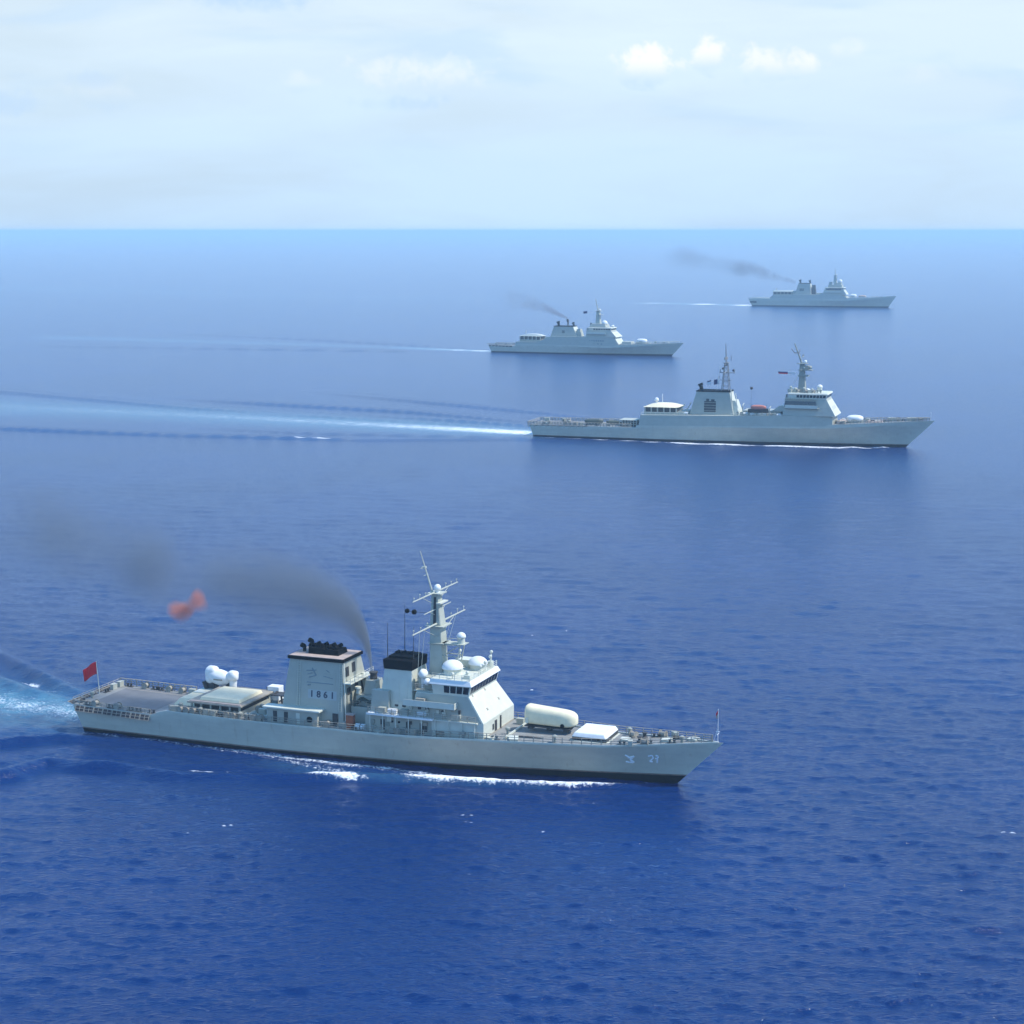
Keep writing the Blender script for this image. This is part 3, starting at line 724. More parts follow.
    clutter(e, P, sp)
    # small gear on the starboard walls: boxes, pipes, ladders, hose reels
    rq = random.Random(17)
    for k in range(16):
        x = rq.uniform(55.2, 73.6); z = rq.uniform(5.9, 7.6); w_ = rq.uniform(.15, .4); h_ = rq.uniform(.15, .6)
        MB().hexa(x - w_, x + w_, -5.3 - rq.uniform(.1, .3), -5.29, z - h_, z + h_).build('wall_box', rq.choice((palegrey, dark, tan, mastb)), d1)
    for k in range(9):
        x = rq.uniform(63.5, 71.0); z = rq.uniform(8.9, 10.1); y = -5.6 + .65 * (z - 8.3) / 4.0; w_ = rq.uniform(.12, .3)
        MB().hexa(x - w_, x + w_, y - .25, y + .1, z - .3, z + .3).build('wall_box', rq.choice((palegrey, dark, tan)), bo)
    for x, z0_, z1_ in ((41.6, 8.0, 15.4), (49.2, 7.6, 15.4)):
        lm = MB(); lm.tube((x, ys(z0_) - .12, z0_), (x, ys(z1_) - .12, z1_), .04, n=5).tube((x + .45, ys(z0_) - .12, z0_), (x + .45, ys(z1_) - .12, z1_), .04, n=5)
        for zz in np.arange(z0_, z1_, .4): lm.tube((x, ys(zz) - .12, zz), (x + .45, ys(zz) - .12, zz), .025, n=4)
        lm.build('ladder', palegrey, F)
    for x in (57.6, 59.6, 61.0): MB().tube((x, -4.36, 8.6), (x + .15, -3.98, 15.0), .07, n=6).build('pipe', palegrey, F2)
    # boat davit frame behind the funnel's aft side
    dv = MB()
    for x in (33.5, 37.4):
        dv.path([(x, 3.6, 5.1), (x, 3.2, 7.0), (x, 2.0, 7.6), (x, .6, 7.4)], .16, 8)
    dv.hexa(33.3, 37.6, 3.0, 3.4, 6.9, 7.2).hexa(33.3, 37.6, .6, 2.6, 7.3, 7.45)
    dv.build('boat_davit', dark, e)
    # ---------- separate things on deck
    def on(x, y, z, name, label, cat, rz=0.0):
        px = loc2world(e, x, y, z); return empty(name, px, e.rotation_euler.z + rz, label, cat)
    t = on(83.3, 1.25, 6.3, 'storage_pod', "long cream rounded pod on the nearest warship's bow deck, just ahead of the bridge", 'pod')
    po = MB(); n = 28; prof = []
    # outline: blunt aft end, rounded fore end, flat-ish bottom
    xs = np.concatenate([[-4.35, -4.3, -4.1], np.linspace(-3.8, 2.2, 9), [3.0, 3.6, 4.05, 4.3, 4.4]])
    for x in xs:
        if x < -3.8: k = max(.05, 1 - ((-3.8 - x) / .56) ** 2.5) ** .5
        elif x > 1.8: k = max(.04, 1 - ((x - 1.8) / 2.62) ** 3.2) ** .5
        else: k = 1
        kz = .35 + .65 * k; ring = []
        for i in range(n):
            a = 2 * math.pi * i / n; cy, cz_ = math.cos(a), math.sin(a)
            py = math.copysign(abs(cy) ** .62, cy) * 1.55 * k; pz = math.copysign(abs(cz_) ** (.7 if cz_ > 0 else .4), cz_)
            pz = pz * (1.62 if pz > 0 else 1.28) * kz
            ring.append((x, py, (1.9 + pz) * (1.06 - .022 * (x + 4.35)) + .05))
        prof.append(ring)
    for r in prof: po.v += r
    for j in range(len(prof) - 1):
        for i in range(n): po.f.append((j * n + i, (j + 1) * n + i, (j + 1) * n + (i + 1) % n, j * n + (i + 1) % n)); po.mi.append(0)
    po.f += [tuple(range(n)), tuple(range((len(prof) - 1) * n, len(prof) * n))[::-1]]; po.mi += [0, 0]
    po.build('shell', cream, t, smooth=50)
    MB().tube((2.35, -1.62, 1.05), (2.35, -1.4, 1.05), .32, n=16).build('port', black, t)
    MB().hexa(-3.9, -3.4, -1.6, -1.5, 1.0, 1.9).build('latch', palegrey, t)
    MB().hexa(-4.1, 3.6, -1.5, 1.5, .42, .56).build('seam', dark, t)
    for x in (-3.2, 0, 2.8):
        MB().hexa(x - .4, x + .4, -1.25, 1.25, 0, .45).build('cradle', dark, t)
    # wrapped gear at the aft deck
    t = on(21.0, 4.4, 5.08, 'wrapped_launcher', "white canvas-wrapped machine on a dark pedestal beside the nearest warship's cream roofs", 'covered machine')
    MB().hexa(-2.8, -.6, -1.0, 1.0, 0, 2.3, -2.4, -.9, -.8, .8).tube((-2.0, -.9, .6), (-2.6, -1.2, 2.6), .35, n=8).tube((1.6, 0, 0), (1.6, 0, 2.5), .5, n=10).hexa(-.8, 2.4, -.7, .7, 0, .5).build('pedestal', dark, t)
    MB().ball((-.2, 0, 3.3), 2.2, 1.35, 1.25, 26, 14, .8, .05, 4, rot=Euler((0, R(12), 0)).to_matrix()).ball((-1.5, -.1, 3.9), 1.15, 1.1, 1.3, 20, 12, .8, .07, 9).ball((-1.9, -.1, 3.0), .9, 1.0, 1.1, 20, 12, .9, .07, 2).build('canvas_cover', white, t, smooth=70)
    MB().ball((2.5, 0, 3.7), 1.0, .95, .95, 18, 10, .8, .05, 5).tube((2.5, 0, 1.4), (2.5, 0, 3.2), .6, .7, 12).build('hood', white, t, smooth=60)
    MB().hexa(-.6, 1.1, -1.38, -1.3, 3.0, 3.25).build('lashing', tan, t)
    # white crate and drums aft of the first funnel
    t = on(31.6, 4.6, 5.06, 'crate', "white crate with a dark end between the nearest warship's cream roofs and first funnel", 'crate')
    bevel(MB().hexa(-1.1, 1.1, -.9, .9, .3, 2.7).build('body', white, t), .08); MB().hexa(-1.28, -1.1, -.8, .8, .4, 2.5).build('end_panel', dark, t); MB().hexa(-1, 1, -.8, .8, 0, .3).build('skid', dark, t)
    t = on(37.9, 2.9, 5.06, 'drum', "pale round drum with white lid against the nearest warship's first funnel", 'drum')
    MB().lathe((0, 0, 0), [(.75, 0), (.8, .3), (.8, 2.6), (.7, 2.8)], 18).build('body', cream, t, smooth=40); MB().lathe((0, 0, 2.8), [(.6, 0), (.6, .5), (.4, .9), (.1, 1.0)], 16).build('lid', white, t, smooth=50)
    t = on(51.6, -5.35, 5.1, 'cabinet', "tall rust-orange cabinet on the side deck between the nearest warship's funnels", 'cabinet')
    bevel(MB().hexa(-.65, .65, -.45, .45, 0, 2.4).build('body', rust, t), .05); MB().hexa(-.75, .75, -.55, .55, 2.4, 2.55).build('top', pinkroof, t); MB().hexa(-.5, .5, -.5, -.452, .2, 2.1).build('door', rust, t)
    t = on(53.4, -5.5, 5.1, 'life_raft', 'white life raft canister beside the rust-orange cabinet of the nearest warship', 'life raft')
    MB().tube((-.7, 0, .62), (.9, 0, .62), .5, n=16).build('canister', white, t, smooth=40); MB().hexa(-.5, -.35, -.4, .4, 0, .3).hexa(.5, .65, -.4, .4, 0, .3).build('cradle', dark, t); MB().tube((.08, 0, .62), (.2, 0, .62), .53, n=16).build('strap', dark, t)
    return e, H


# ================================================================== other ships
def flush_house(e, H, x0, x1, z1, tumble=.14, name='superstructure', mat=None, xt0=0.0, xt1=0.0, ins=.03, step=3.0):
    """house whose sides continue the hull sides; z1 = table of roof heights; ends rake by xt"""
    xs = np.linspace(x0, x1, max(3, int((x1 - x0) / step) + 1)); m = MB(); n = len(xs)
    bot = []; top = []
    for x in xs:
        b = float(np.interp(x, H.edge[:, 0], H.edge[:, 1])) - ins; z0 = float(np.interp(x, H.edge[:, 0], H.edge[:, 2]))
        u = (x - x0) / (x1 - x0); xz = x + xt0 * (1 - u) + xt1 * u; zt = float(interp(x, z1))
        bot.append((x, b, z0 + .0)); top.append((xz, b - tumble * (zt - z0), zt))
    for sgn in (1, -1):
        m.v += [(p[0], p[1] * sgn, p[2] - .1) for p in bot] + [(p[0], p[1] * sgn, p[2]) for p in top]
    for i in range(n - 1):
        m.f.append((i, n + i, n + i + 1, i + 1)); m.f.append((2 * n + i, 2 * n + i + 1, 3 * n + i + 1, 3 * n + i)); m.f.append((n + i, 3 * n + i, 3 * n + i + 1, n + i + 1))
    m.f.append((0, 2 * n, 3 * n, n)); m.f.append((n - 1, 2 * n - 1, 4 * n - 1, 3 * n - 1))
    m.mi = [0] * len(m.f)
    return m.build(name, mat or grey, e)


def canopy_house(e, x0, x1, y, z0, z1, zr, curved=True, mat=None):
    """hangar-top shelter: dark slots between posts under a pale roof"""
    m = MB().hexa(x0, x1, -y, y, z0, z0 + (z1 - z0) * .35).hexa(x0 + .5, x1 - .5, -y + .6, y - .6, z0 + (z1 - z0) * .35, z1, mi=1)
    for x in np.linspace(x0 + .3, x1 - .3, 6):
        for s_ in (-1, 1): m.hexa(x - .25, x + .25, s_ * (y - .3) - .25, s_ * (y - .3) + .25, z0 + (z1 - z0) * .35, z1)
    o = m.build('shelter', [grey, dark], e)
    r = MB()
    if curved:
        xs = np.linspace(x0 - .4, x1 + .4, 12)
        for j, x in enumerate(xs):
            u = abs(2 * (x - xs[0]) / (xs[-1] - xs[0]) - 1); z = z1 + (zr - z1) * (1 - u ** 3)
            r.v += [(x, -y - .4, z1), (x, -y * .7, z), (x, y * .7, z), (x, y + .4, z1)]
        for j in range(11):
            for k in range(3): a = j * 4 + k; r.f.append((a, a + 1, a + 5, a + 4)); r.mi.append(0)
            r.f.append((j * 4 + 3, j * 4, j * 4 + 4, j * 4 + 7)); r.mi.append(0)
        r.f += [(0, 3, 2, 1), (44, 45, 46, 47)]; r.mi += [0, 0]
        r.build('roof', mat or palegrey, o, smooth=50)
    else:
        bevel(r.hexa(x0 - .3, x1 + .3, -y - .3, y + .3, z1, zr, x0 + .5, x1 - .5, -y + .5, y - .5).build('roof', mat or palegrey, o), .1)
    return o


def bridge_tower(e, H, x0, x1, zb, zw, zr, yb, yt, front_bot, ledge=None, nwin=9):
    """block with a raked front painted paler as sunlit, window band and roof"""
    fx_t = x1; fx_b = front_bot[0]; zf = front_bot[1]
    m = MB().hexa(x0, fx_b, -yb, yb, zb, zw, x0 + .6, fx_t, -yt, yt)
    o = m.build('bridge', grey, e)
    A, B, C_, D = (fx_b, -yb + .1, zb + .1), (fx_b, yb - .1, zb + .1), (fx_t, yt - .1, zw - .1), (fx_t, -yt + .1, zw - .1)
    quad_panel(o, 'painted_front_light', palegrey, A, B, C_, D, .04)  # sunlight on the raked front painted in as a paler panel
    face_panels(o, 'fitting', grey, A, B, C_, D, 3, .2, .8, .35, .55, .7, .09)
    wh = MB().hexa(x0 + 2, fx_t, -yt, yt, zw, zr - .8, x0 + 2, fx_t + .4, -yt - .2, yt + .2).build('wheelhouse', palegrey, o)
    face_panels(wh, 'window', glassm, (fx_t, -yt, zw), (fx_t, yt, zw), (fx_t + .4, yt + .2, zr - .8), (fx_t + .4, -yt - .2, zr - .8), nwin, .02, .98, .25, .85, .2)
    face_panels(wh, 'window', glassm, (x0 + 2, -yt, zw), (fx_t, -yt, zw), (fx_t + .4, -yt - .2, zr - .8), (x0 + 2, -yt - .2, zr - .8), nwin, .2, .98, .25, .85, .2)
    bevel(MB().hexa(x0 + 1.6, fx_t + .7, -yt - .5, yt + .5, zr - .8, zr - .25, x0 + 1.8, fx_t + .4, -yt - .2, yt + .2).build('roof', palegrey, wh), .08)
    for s_ in (-1, 1):
        a, b = (-yb - .9, -yb + .9) if s_ < 0 else (yb - .9, yb + .9)
        MB().hexa(x0 + 1, x1 - 3, a, b, zb + (zw - zb) * .45, zb + (zw - zb) * .45 + .2).hexa(x0 + 1, x1 - 3, a if s_ < 0 else b - .1, a + .1 if s_ < 0 else b, zb + (zw - zb) * .45 + .2, zb + (zw - zb) * .45 + 1.3).build('bridge_wing', palegrey, o)
    return o


def pillar_mast(e, x, z0, z1, tip, w0=1.6, w1=.9, yards=(), lean=-2.0, mat=mastm):
    m = MB().hexa(x - w0, x + w0, -w0, w0, z0, z1, x - w1 - .2, x + w1 - .2, -w1, w1)
    mo = m.build('mast', mat, e); bevel(mo, .15)
    MB().hexa(x - w1 - 1.2, x + w1 + 1.0, -w1 - .9, w1 + .9, z1, z1 + .25).hexa(x - w1 - .8, x + w1 + 2.4, -w1 - .4, w1 + .4, z1 - 2.6, z1 - 2.4).build('mast_platform', mat, mo)
    MB().tube((x - .3, 0, z1), (x + lean, 0, tip), .42, .22, 8).tube((x + lean * .6 - 1.2, 0, z1 + (tip - z1) * .55), (x + lean * .6 + .4, 0, z1 + (tip - z1) * .5), .1, n=6).build('topmast', mat, mo)
    for (z, h) in yards: yard(mo, (x, 0, z), h, .18, mat)
    MB().ball((x + 1.0, 0, z1 + .9), .7, .7, .7).tube((x + 1, 0, z1 + .2), (x + 1, 0, z1 + .6), .4, n=8).build('mast_radome', white, mo, smooth=60)
    MB().hexa(x + .6, x + 1.1, -2.0, 2.0, z1 - 1.6, z1 - 1.2).tube((x + .85, 0, z1 - 2.4), (x + .85, 0, z1 - 1.5), .15, n=6).build('navigation_radar', palegrey, mo)
    return mo


def lattice_mast(e, x, z0, z1, tip, w0=1.5, w1=.6, yards=(), mat=mastm):
    m = MB(); n = 6
    def c(i, z):
        f = (z - z0) / (z1 - z0); w_ = w0 + (w1 - w0) * f
        return Vector((x + (w_ if i in (0, 1) else -w_), w_ if i in (1, 2) else -w_, z))
    zs = np.linspace(z0, z1, n + 1)
    for i in range(4):
        m.tube(c(i, z0), c(i, z1), .16, .11, 6)
        for a, b in zip(zs[:-1], zs[1:]):
            m.tube(c(i, b), c((i + 1) % 4, b), .07, n=5); m.tube(c(i, a), c((i + 1) % 4, b), .06, n=5)
    m.hexa(x - w1 - .6, x + w1 + .6, -w1 - .6, w1 + .6, z1, z1 + .2)
    mo = m.build('mast', mat, e)
    MB().tube((x, 0, z1), (x - .3, 0, tip), .3, .15, 6).build('topmast', mat, mo)
    MB().hexa(x - .3, x + .1, -2.3, 2.3, z1 + 1.4, z1 + 2.6).tube((x - .1, 0, z1), (x - .1, 0, z1 + 1.5), .2, n=6).build('search_radar', mat, mo)
    for (z, h) in yards: yard(mo, (x, 0, z), h, .22, mat)
    yard(mo, (x, 0, z1 - 1.0), 1.6, .2, mat)
    m = MB().hexa(x - 2.6, x + 3.6, -.5, .5, z1 - 4.0, z1 - 3.75).hexa(x - 3.2, x + 2.4, -.4, .4, z1 - 7.0, z1 - 6.8).tube((x + 3.3, 0, z1 - 3.8), (x + 3.3, 0, z1 - 2.2), .16, n=6).tube((x - 2.9, 0, z1 - 6.9), (x - 2.9, 0, z1 - 5.2), .16, n=6).tube((x - 2.4, 0, z1 - 3.8), (x - 2.4, 0, z1 - 2.4), .16, n=6)
    m.build('cross_platform', mat, mo)
    return mo


def funnel_block(e, xb0, xb1, z0, xt0, xt1, z1, yb, yt, stubs, panel=None, mat=None):
    F = bevel(MB().hexa(xb0, xb1, -yb, yb, z0, z1, xt0, xt1, -yt, yt).build('funnel', mat or grey, e), .15)
    MB().hexa(xt0 - .15, xt1 + .15, -yt - .15, yt + .15, z1, z1 + .45).build('funnel_rim', black, F)
    for (x, h, r) in stubs:
        MB().tube((x, 0, z1 + .45), (x - .15, 0, z1 + .45 + h * .6), r, r, 10).tube((x - .15, 0, z1 + .45 + h * .6), (x - .6, 0, z1 + .45 + h), r * 1.3, r * 1.4, 10).build('exhaust_pipe', black, F, smooth=40)
    def P(x, z, sgn=-1):
        f = (z - z0) / (z1 - z0); return (x, sgn * (yb + (yt - yb) * f), z)
    if panel:
        a, b, c, d = panel
        q = quad_panel(F, 'grille', dark, P(a, c), P(b, c), P(b, d), P(a, d), .06)
        for k in range(4):
            z = c + (d - c) * (k + .5) / 4; quad_panel(q, 'grille_bar', grey, P(a, z - .08), P(b, z - .08), P(b, z + .08), P(a, z + .08), .12)
    quad_panel(F, 'painted_front_light', palegrey, (xb1, -yb + .1, z0 + .1), (xb1, yb - .1, z0 + .1), (xt1, yt - .1, z1 - .1), (xt1, -yt + .1, z1 - .1), .04)  # bow-ward face painted paler to stand for sun on it
    return F


def gun_cover(e, x0, x1, z, h, w_, mat=white, name='gun_turret'):
    o = MB().ball(((x0 + x1) / 2, 0, z + h * .5), (x1 - x0) / 2, w_, h * .42, 22, 12, .75).build(name, mat, e, smooth=60)
    MB().lathe(((x0 + x1) / 2, 0, z), [((x1 - x0) / 2 * 1.0, 0), ((x1 - x0) / 2 * 1.02, h * .5)], 20, 1, w_ / ((x1 - x0) / 2)).build('turret_base', grey, o)
    return o


def far_fittings(e, H, xs, rng, kinds=('bollard', 'locker', 'vent', 'hatch'), y=None, z=None, scale=1.4):
    P = fitting_protos(e); sp = []
    for x in xs:
        b = float(np.interp(x, H.edge[:, 0], H.edge[:, 1])); zz = float(np.interp(x, H.edge[:, 0], H.edge[:, 2])) if z is None else z
        sp.append((rng.choice(kinds), x, rng.uniform(-b + 1.2, b - 1.2) if y is None else y, zz, rng.uniform(0, 3)))
    clutter(e, P, sp)
    for o in e.children:
        if o.name.split('.')[0] in ('locker', 'bollard', 'ventilator', 'hatch', 'rope_reel', 'raft_canister', 'capstan') and o.scale.x == 1.0:
            o.scale = (scale, scale, scale)


def side_marks(o, H, zc, xs, y, kind='porthole', w_=.5, h=.5, mat=glassm):
    for x in xs: MB().hexa(x - w_ / 2, x + w_ / 2, -y - .06, -y + .02, zc - h / 2, zc + h / 2).build(kind, mat, o)


def ship_b():
    e = ship_empty('B', (10.42, 776.04), -17.99, 'second nearest grey warship, with two masts, a dark funnel grille and an orange-red boat')
    H = Hull(152.3, 163.2, 9.0, [(-1.5, 5.0), (46, 5.3), (46.4, 6.2), (123, 8.0), (124.5, 8.7), (144, 9.9), (164, 11.0)],
             [(-1.5, 4.3), (46, 4.7), (47, 5.9), (90, 6.7), (124, 7.2), (144, 8.6), (164, 10.7)], .9, 2.4, x0top=-1.5, bootz=((0, .5), (1, .9)))
    H.build(e, tumble=.15)
    H.deck(e, -2, 164, deckm)
    H.deck(e, 2, 20, fdeckm, 'flight_deck', 1.2, .02)
    for s_ in (-1, 1):
        railing(e, H.edge_pts(-1, 44, 1.3, s_), 1.4, .13); railing(e, H.edge_pts(126, 162, 1.3, s_), 1.3, .11)
    railing(e, [Vector((-1.3, y, 5.0)) for y in np.linspace(-7.5, 7.5, 9)], 1.3, .09)
    n0 = MB().hexa(-.75, .75, -.1, .02, -.95, -.1).tube((-1.3, -.1, 0), (1.3, -.1, 0), .15, n=5, mi=1).tube((-1.3, -.1, -1.0), (-1.3, -.1, 0), .2, n=5, mi=1).build('safety_net', [brownm, tan], e)
    first = True
    for s_ in (-1, 1):
        for p in H.edge_pts(0.4, 24, 2.6, s_, -.02):
            o = n0 if first else copy_part(n0); first = False
            o.location = p + Vector((0, 0, -.05)); o.rotation_euler = (R(10), 0, 0 if s_ < 0 else math.pi)
    ss = flush_house(e, H, 46.4, 124.3, [(46, 10.5), (84, 11.3), (105, 12.0), (125, 12.2)], .1, xt0=.5, xt1=-.3)
    for x, h in ((52, 1.2), (57, .8), (88, .9), (101, 1.1), (116, .8), (120, 1.0)):
        pass
    railing(ss, [Vector((x, -7.9, 10.5 + (x - 46) * .02)) for x in np.arange(47, 66, 2)], 1.1, .07, mat=palegrey)
    railing(ss, [Vector((x, -7.8, 11.2 + (x - 84) * .03)) for x in np.arange(84, 104, 2)], 1.1, .07, mat=palegrey)
    canopy_house(e, 47.6, 61.2, 5.2, 10.5, 13.6, 14.8, mat=cream)
    MB().ball((51.4, 0, 16.2), .9, .9, .9).tube((51.4, 0, 14.4), (51.4, 0, 15.6), .3, n=8).tube((53.6, 1, 14.4), (53.6, 1, 18.6), .12, n=6).build('small_radome', white, e, smooth=60)
    MB().hexa(62.0, 66.0, -4, 4, 10.8, 12.4, 62.6, 66.0, -3.4, 3.4).path([(61.5, -5, 11), (64.5, -5, 15.2)], .22).path([(64.0, -4, 11), (66.8, -4, 15.8)], .22).build('crane_frame', mastm, e)
    F = funnel_block(e, 66.3, 84.3, 11.0, 68.8, 82.3, 20.4, 4.6, 3.7, [(70.0, 2.6, .75)], (72.2, 77.0, 12.2, 16.6))
    g2 = quad_panel(F, 'grille', dark, (73.0, -4.2, 16.6), (74.2, -4.2, 16.6), (74.2, -4.1, 17.6), (73.0, -4.1, 17.6), .1)
    quad_panel(F, 'grille', dark, (75.0, -4.2, 16.6), (76.4, -4.2, 16.6), (76.4, -4.1, 17.4), (75.0, -4.1, 17.4), .1)
    MB().hexa(84.0, 86.6, -3.6, 3.6, 11.2, 17.0, 83.4, 84.6, -3.0, 3.0).tube((84.0, -3.9, 11), (82.8, -3.5, 21.5), .22, n=6).tube((86.0, -3.6, 11), (84.6, -2.8, 20), .18, n=6).build('duct', palegrey, F)
    m1 = lattice_mast(e, 80.0, 20.8, 32.0, 40.0, 1.5, .6, [(28.3, 5.4), (31.5, 3.2)], mat=lattm)
    MB().ball((83.8, -3.6, 29.4), .5, .5, .5).ball((78.2, 2.2, 29.6), .5, .5, .5).tube((82.0, 0, 33), (82.0, 0, 35.2), .1, n=5).build('sensor_ball', dark, m1, smooth=60)
    flag(m1, (77.8, -2.0, 23.6), 2.3, 2.0, [white, navyflag], lambda u, v: 1 if u > .3 else 0, droop=.15)
    flag(m1, (74.4, -2.0, 23.4), 1.6, 1.6, [white, navyflag], lambda u, v: 1 if v > .5 else 0, droop=.2)
    MB().tube((78.0, -2.0, 31), (76.8, -2.0, 21), .05, n=4).build('halyard', palegrey, m1)
    # midships boat bay
    MB().hexa(86.2, 103.6, -8.0, -4.4, 11.2, 11.45).path([(88.8, -7.6, 11.4), (88.8, -8.6, 15.6), (88.8, -6.0, 16.4)], .2).path([(99.6, -7.6, 11.4), (99.6, -8.6, 14.8), (99.6, -6.0, 15.4)], .2).build('boat_deck', mastm, e)
    MB().hexa(88, 103, -3.6, 5.5, 11.2, 13.2).hexa(99.5, 105, -4, 4, 13.2, 15.4, 102.5, 105, -3.5, 3.5).build('deckhouse', grey, e)
    whips(e, [(90.6, -1, 13.2, 9.0), (97.0, -2.4, 13.2, 4.6)]); MB().ball((90.7, -1, 22.1), .6, .6, .6).build('aerial_ball', dark, e, smooth=60)
    b = bridge_tower(e, H, 104.6, 121.5, 12.1, 18.8, 21.4, 7.3, 5.9, (125.4, 12.4))
    quad_panel(b, 'window_band', glassm, (105.2, -7.1, 15.6), (117.8, -7.1, 15.6), (117.5, -6.6, 17.9), (105.4, -6.6, 17.9), .14)
    MB().hexa(105.2, 119.0, -7.6, -6.0, 15.0, 15.25).hexa(105.0, 118.0, -6.6, -5.9, 18.6, 18.9).build('gallery', grey, b)
    bevel(MB().hexa(106.6, 114.5, -4.6, 4.6, 18.8, 21.0).hexa(105.6, 108.4, -3.2, 3.2, 21.0, 22.4).build('signal_deck', grey, b), .1)
    railing(b, [Vector((x, -5.9, 18.9)) for x in np.arange(105.5, 120, 1.8)], 1.2, .09)
    for (x, y, h) in ((107, -4.0, 2.2), (108.8, -4.2, 1.6), (112.3, -4.4, 1.9), (115.6, -4, 1.4)): MB().tube((x, y, 21 if x < 114 else 21.2), (x, y, 21 + h), .3, n=6).ball((x, y, 21 + h), .55, .55, .55, 10, 6).build('searchlight', mastm, b, smooth=50)
    radome(b, (113.6, -2.6, 21.2), 1.0, .6, sz=1.0); radome(b, (117.6, 1.6, 21.3), 1.15, 1.7, sz=.9)
    pm = pillar_mast(e, 110.9, 20.6, 32.4, 40.6, 1.5, .9, [(30.2, 4.6), (35.4, 1.8)], -3.4, mat=mastb)
    MB().hexa(109.4, 114.8, -1.6, 1.6, 29.8, 30.1).hexa(109.2, 113.4, -1.6, 1.6, 27.4, 27.9).hexa(110.0, 113.2, -1.1, 1.1, 30.1, 31.8).ball((113.8, 0, 31.0), .8, .8, .7).build('radar_platform', mastb, pm, smooth=40); MB().hexa(107.4, 109.4, -.3, .3, 36.6, 37.0).tube((107.4, 0, 36.8), (106.2, 0, 38.6), .16, n=6).tube((109.2, 0, 36.8), (109.8, 0, 38.2), .14, n=6).build('mast_fork', pinkroof, pm)
    flag(pm, (108.6, -2.4, 28.3), 7.0, .9, [white, navyflag, redflag], lambda u, v: 0 if u < .45 else (1 if v > .45 else 2), droop=-.02, amp=.3, nx=20)
    MB().tube((110.5, -2.4, 30.2), (106.8, -2.4, 22), .06, n=4).build('halyard', palegrey, pm)
    # foredeck
    gun_cover(e, 128.8, 135.4, 9.1, 3.4, 2.6)
    MB().hexa(125.4, 128.4, -4.6, 4.6, 8.6, 9.9, 125.8, 127.6, -4.2, 4.2).hexa(136.5, 143.5, -3.5, 3.5, 9.4, 10.2, 137, 143, -3, 3).build('foredeck_housing', [pinkroof], e)
    far_fittings(e, H, [125.6, 127, 128.2, 137, 139, 141, 143.5, 145.5, 147, 149, 151, 153, 155, 157.5, 2, 6, 10, 15, 22, 27, 33, 40], random.Random(5), ('bollard', 'locker', 'vent', 'hatch', 'reel', 'raft'))
    rg = random.Random(21); P2 = fitting_protos(e); sp2 = []
    for x in np.arange(86.5, 104, 1.5): sp2.append((rg.choice(('locker', 'vent', 'reel', 'raft')), x, -7.2 + rg.uniform(0, 1), 11.5, rg.uniform(0, 1)))
    for x in np.arange(105.6, 120.5, 1.5): sp2.append((rg.choice(('locker', 'vent', 'reel')), x, -5.0 + rg.uniform(-.4, 1.5), 21.15 if x > 106.6 else 18.9, rg.uniform(0, 3)))
    for x in np.arange(62.5, 66, 1.2): sp2.append((rg.choice(('locker', 'vent', 'raft')), x, -5.6, 10.9, 0))
    for x in np.arange(3, 44, 2.3): sp2.append((rg.choice(('bollard', 'reel', 'locker')), x, rg.choice((-6.6, 5.8)), 5.25, rg.uniform(0, 2)))
    clutter(e, P2, sp2)
    for o in e.children:
        if o.name.split('.')[0] in ('locker', 'bollard', 'ventilator', 'hatch', 'rope_reel', 'raft_canister', 'capstan') and o.scale.x == 1.0: o.scale = (1.25, 1.25, 1.25)
    js = MB().tube((161.5, 0, 10.8), (161.5, 0, 14.4), .08, n=6).build('jackstaff', white, e)
    # separate things
    def on(x, y, z, name, label, cat, rz=0.0): return empty(name, loc2world(e, x, y, z), e.rotation_euler.z + rz, label, cat)
    t = on(94.6, -6.4, 12.2, 'rescue_boat', "small boat under an orange-red canopy amidships on the second nearest warship", 'boat')
    hb = MB(); xs = np.linspace(-3.9, 4.2, 12)
    for x in xs:
        k = max(.08, 1 - (max(0, x) / 4.3) ** 2.4); hb.v += [(x, -1.5 * k, 2.0 + max(0, x) * .08), (x, -1.1 * k, .9), (x, 0, .45), (x, 1.1 * k, .9), (x, 1.5 * k, 2.0 + max(0, x) * .08)]
    for j in range(11):
        for k in range(4): a = j * 5 + k; hb.f.append((a, a + 1, a + 6, a + 5)); hb.mi.append(0)
        hb.f.append((j * 5 + 4, j * 5, j * 5 + 5, j * 5 + 9)); hb.mi.append(0)
    hb.f += [(0, 4, 3, 2, 1), (55, 56, 57, 58, 59)]; hb.mi += [0, 0]
    hb.build('hull', dark, t, smooth=30)
    MB().ball((.1, 0, 2.6), 3.1, 1.4, 1.05, 22, 10, .7, .04, 3).build('canopy', redboat, t, smooth=50)
    MB().hexa(-2.4, -1.6, -.9, .9, 0, .55).hexa(1.4, 2.2, -.9, .9, 0, .55).build('cradle', mastm, t)
    for i, (x, y, L, w_, h, lab) in enumerate(((25.2, -1.5, 7.5, 2.2, 1.9, "longer of two dark covered machines on the two-masted warship's stern deck"), (32.9, .5, 5.8, 2.0, 1.45, "shorter of two dark covered machines on the two-masted warship's stern deck"))):
        t = on(x, y, 5.2, 'covered_machine', lab, 'covered machine')
        MB().ball((0, 0, h * .55), L / 2, w_, h * .55, 24, 10, .6, .06, i + 3).build('cover', olive, t, smooth=60)
        for xx in (-L * .3, L * .3): MB().hexa(xx - .4, xx + .4, -w_ * .8, w_ * .8, 0, .35).build('skid', dark, t)
    t = on(41.0, -2.0, 5.28, 'equipment_rack', "dark slatted rack against the step of the two-masted warship's stern deck", 'rack')
    m = MB()
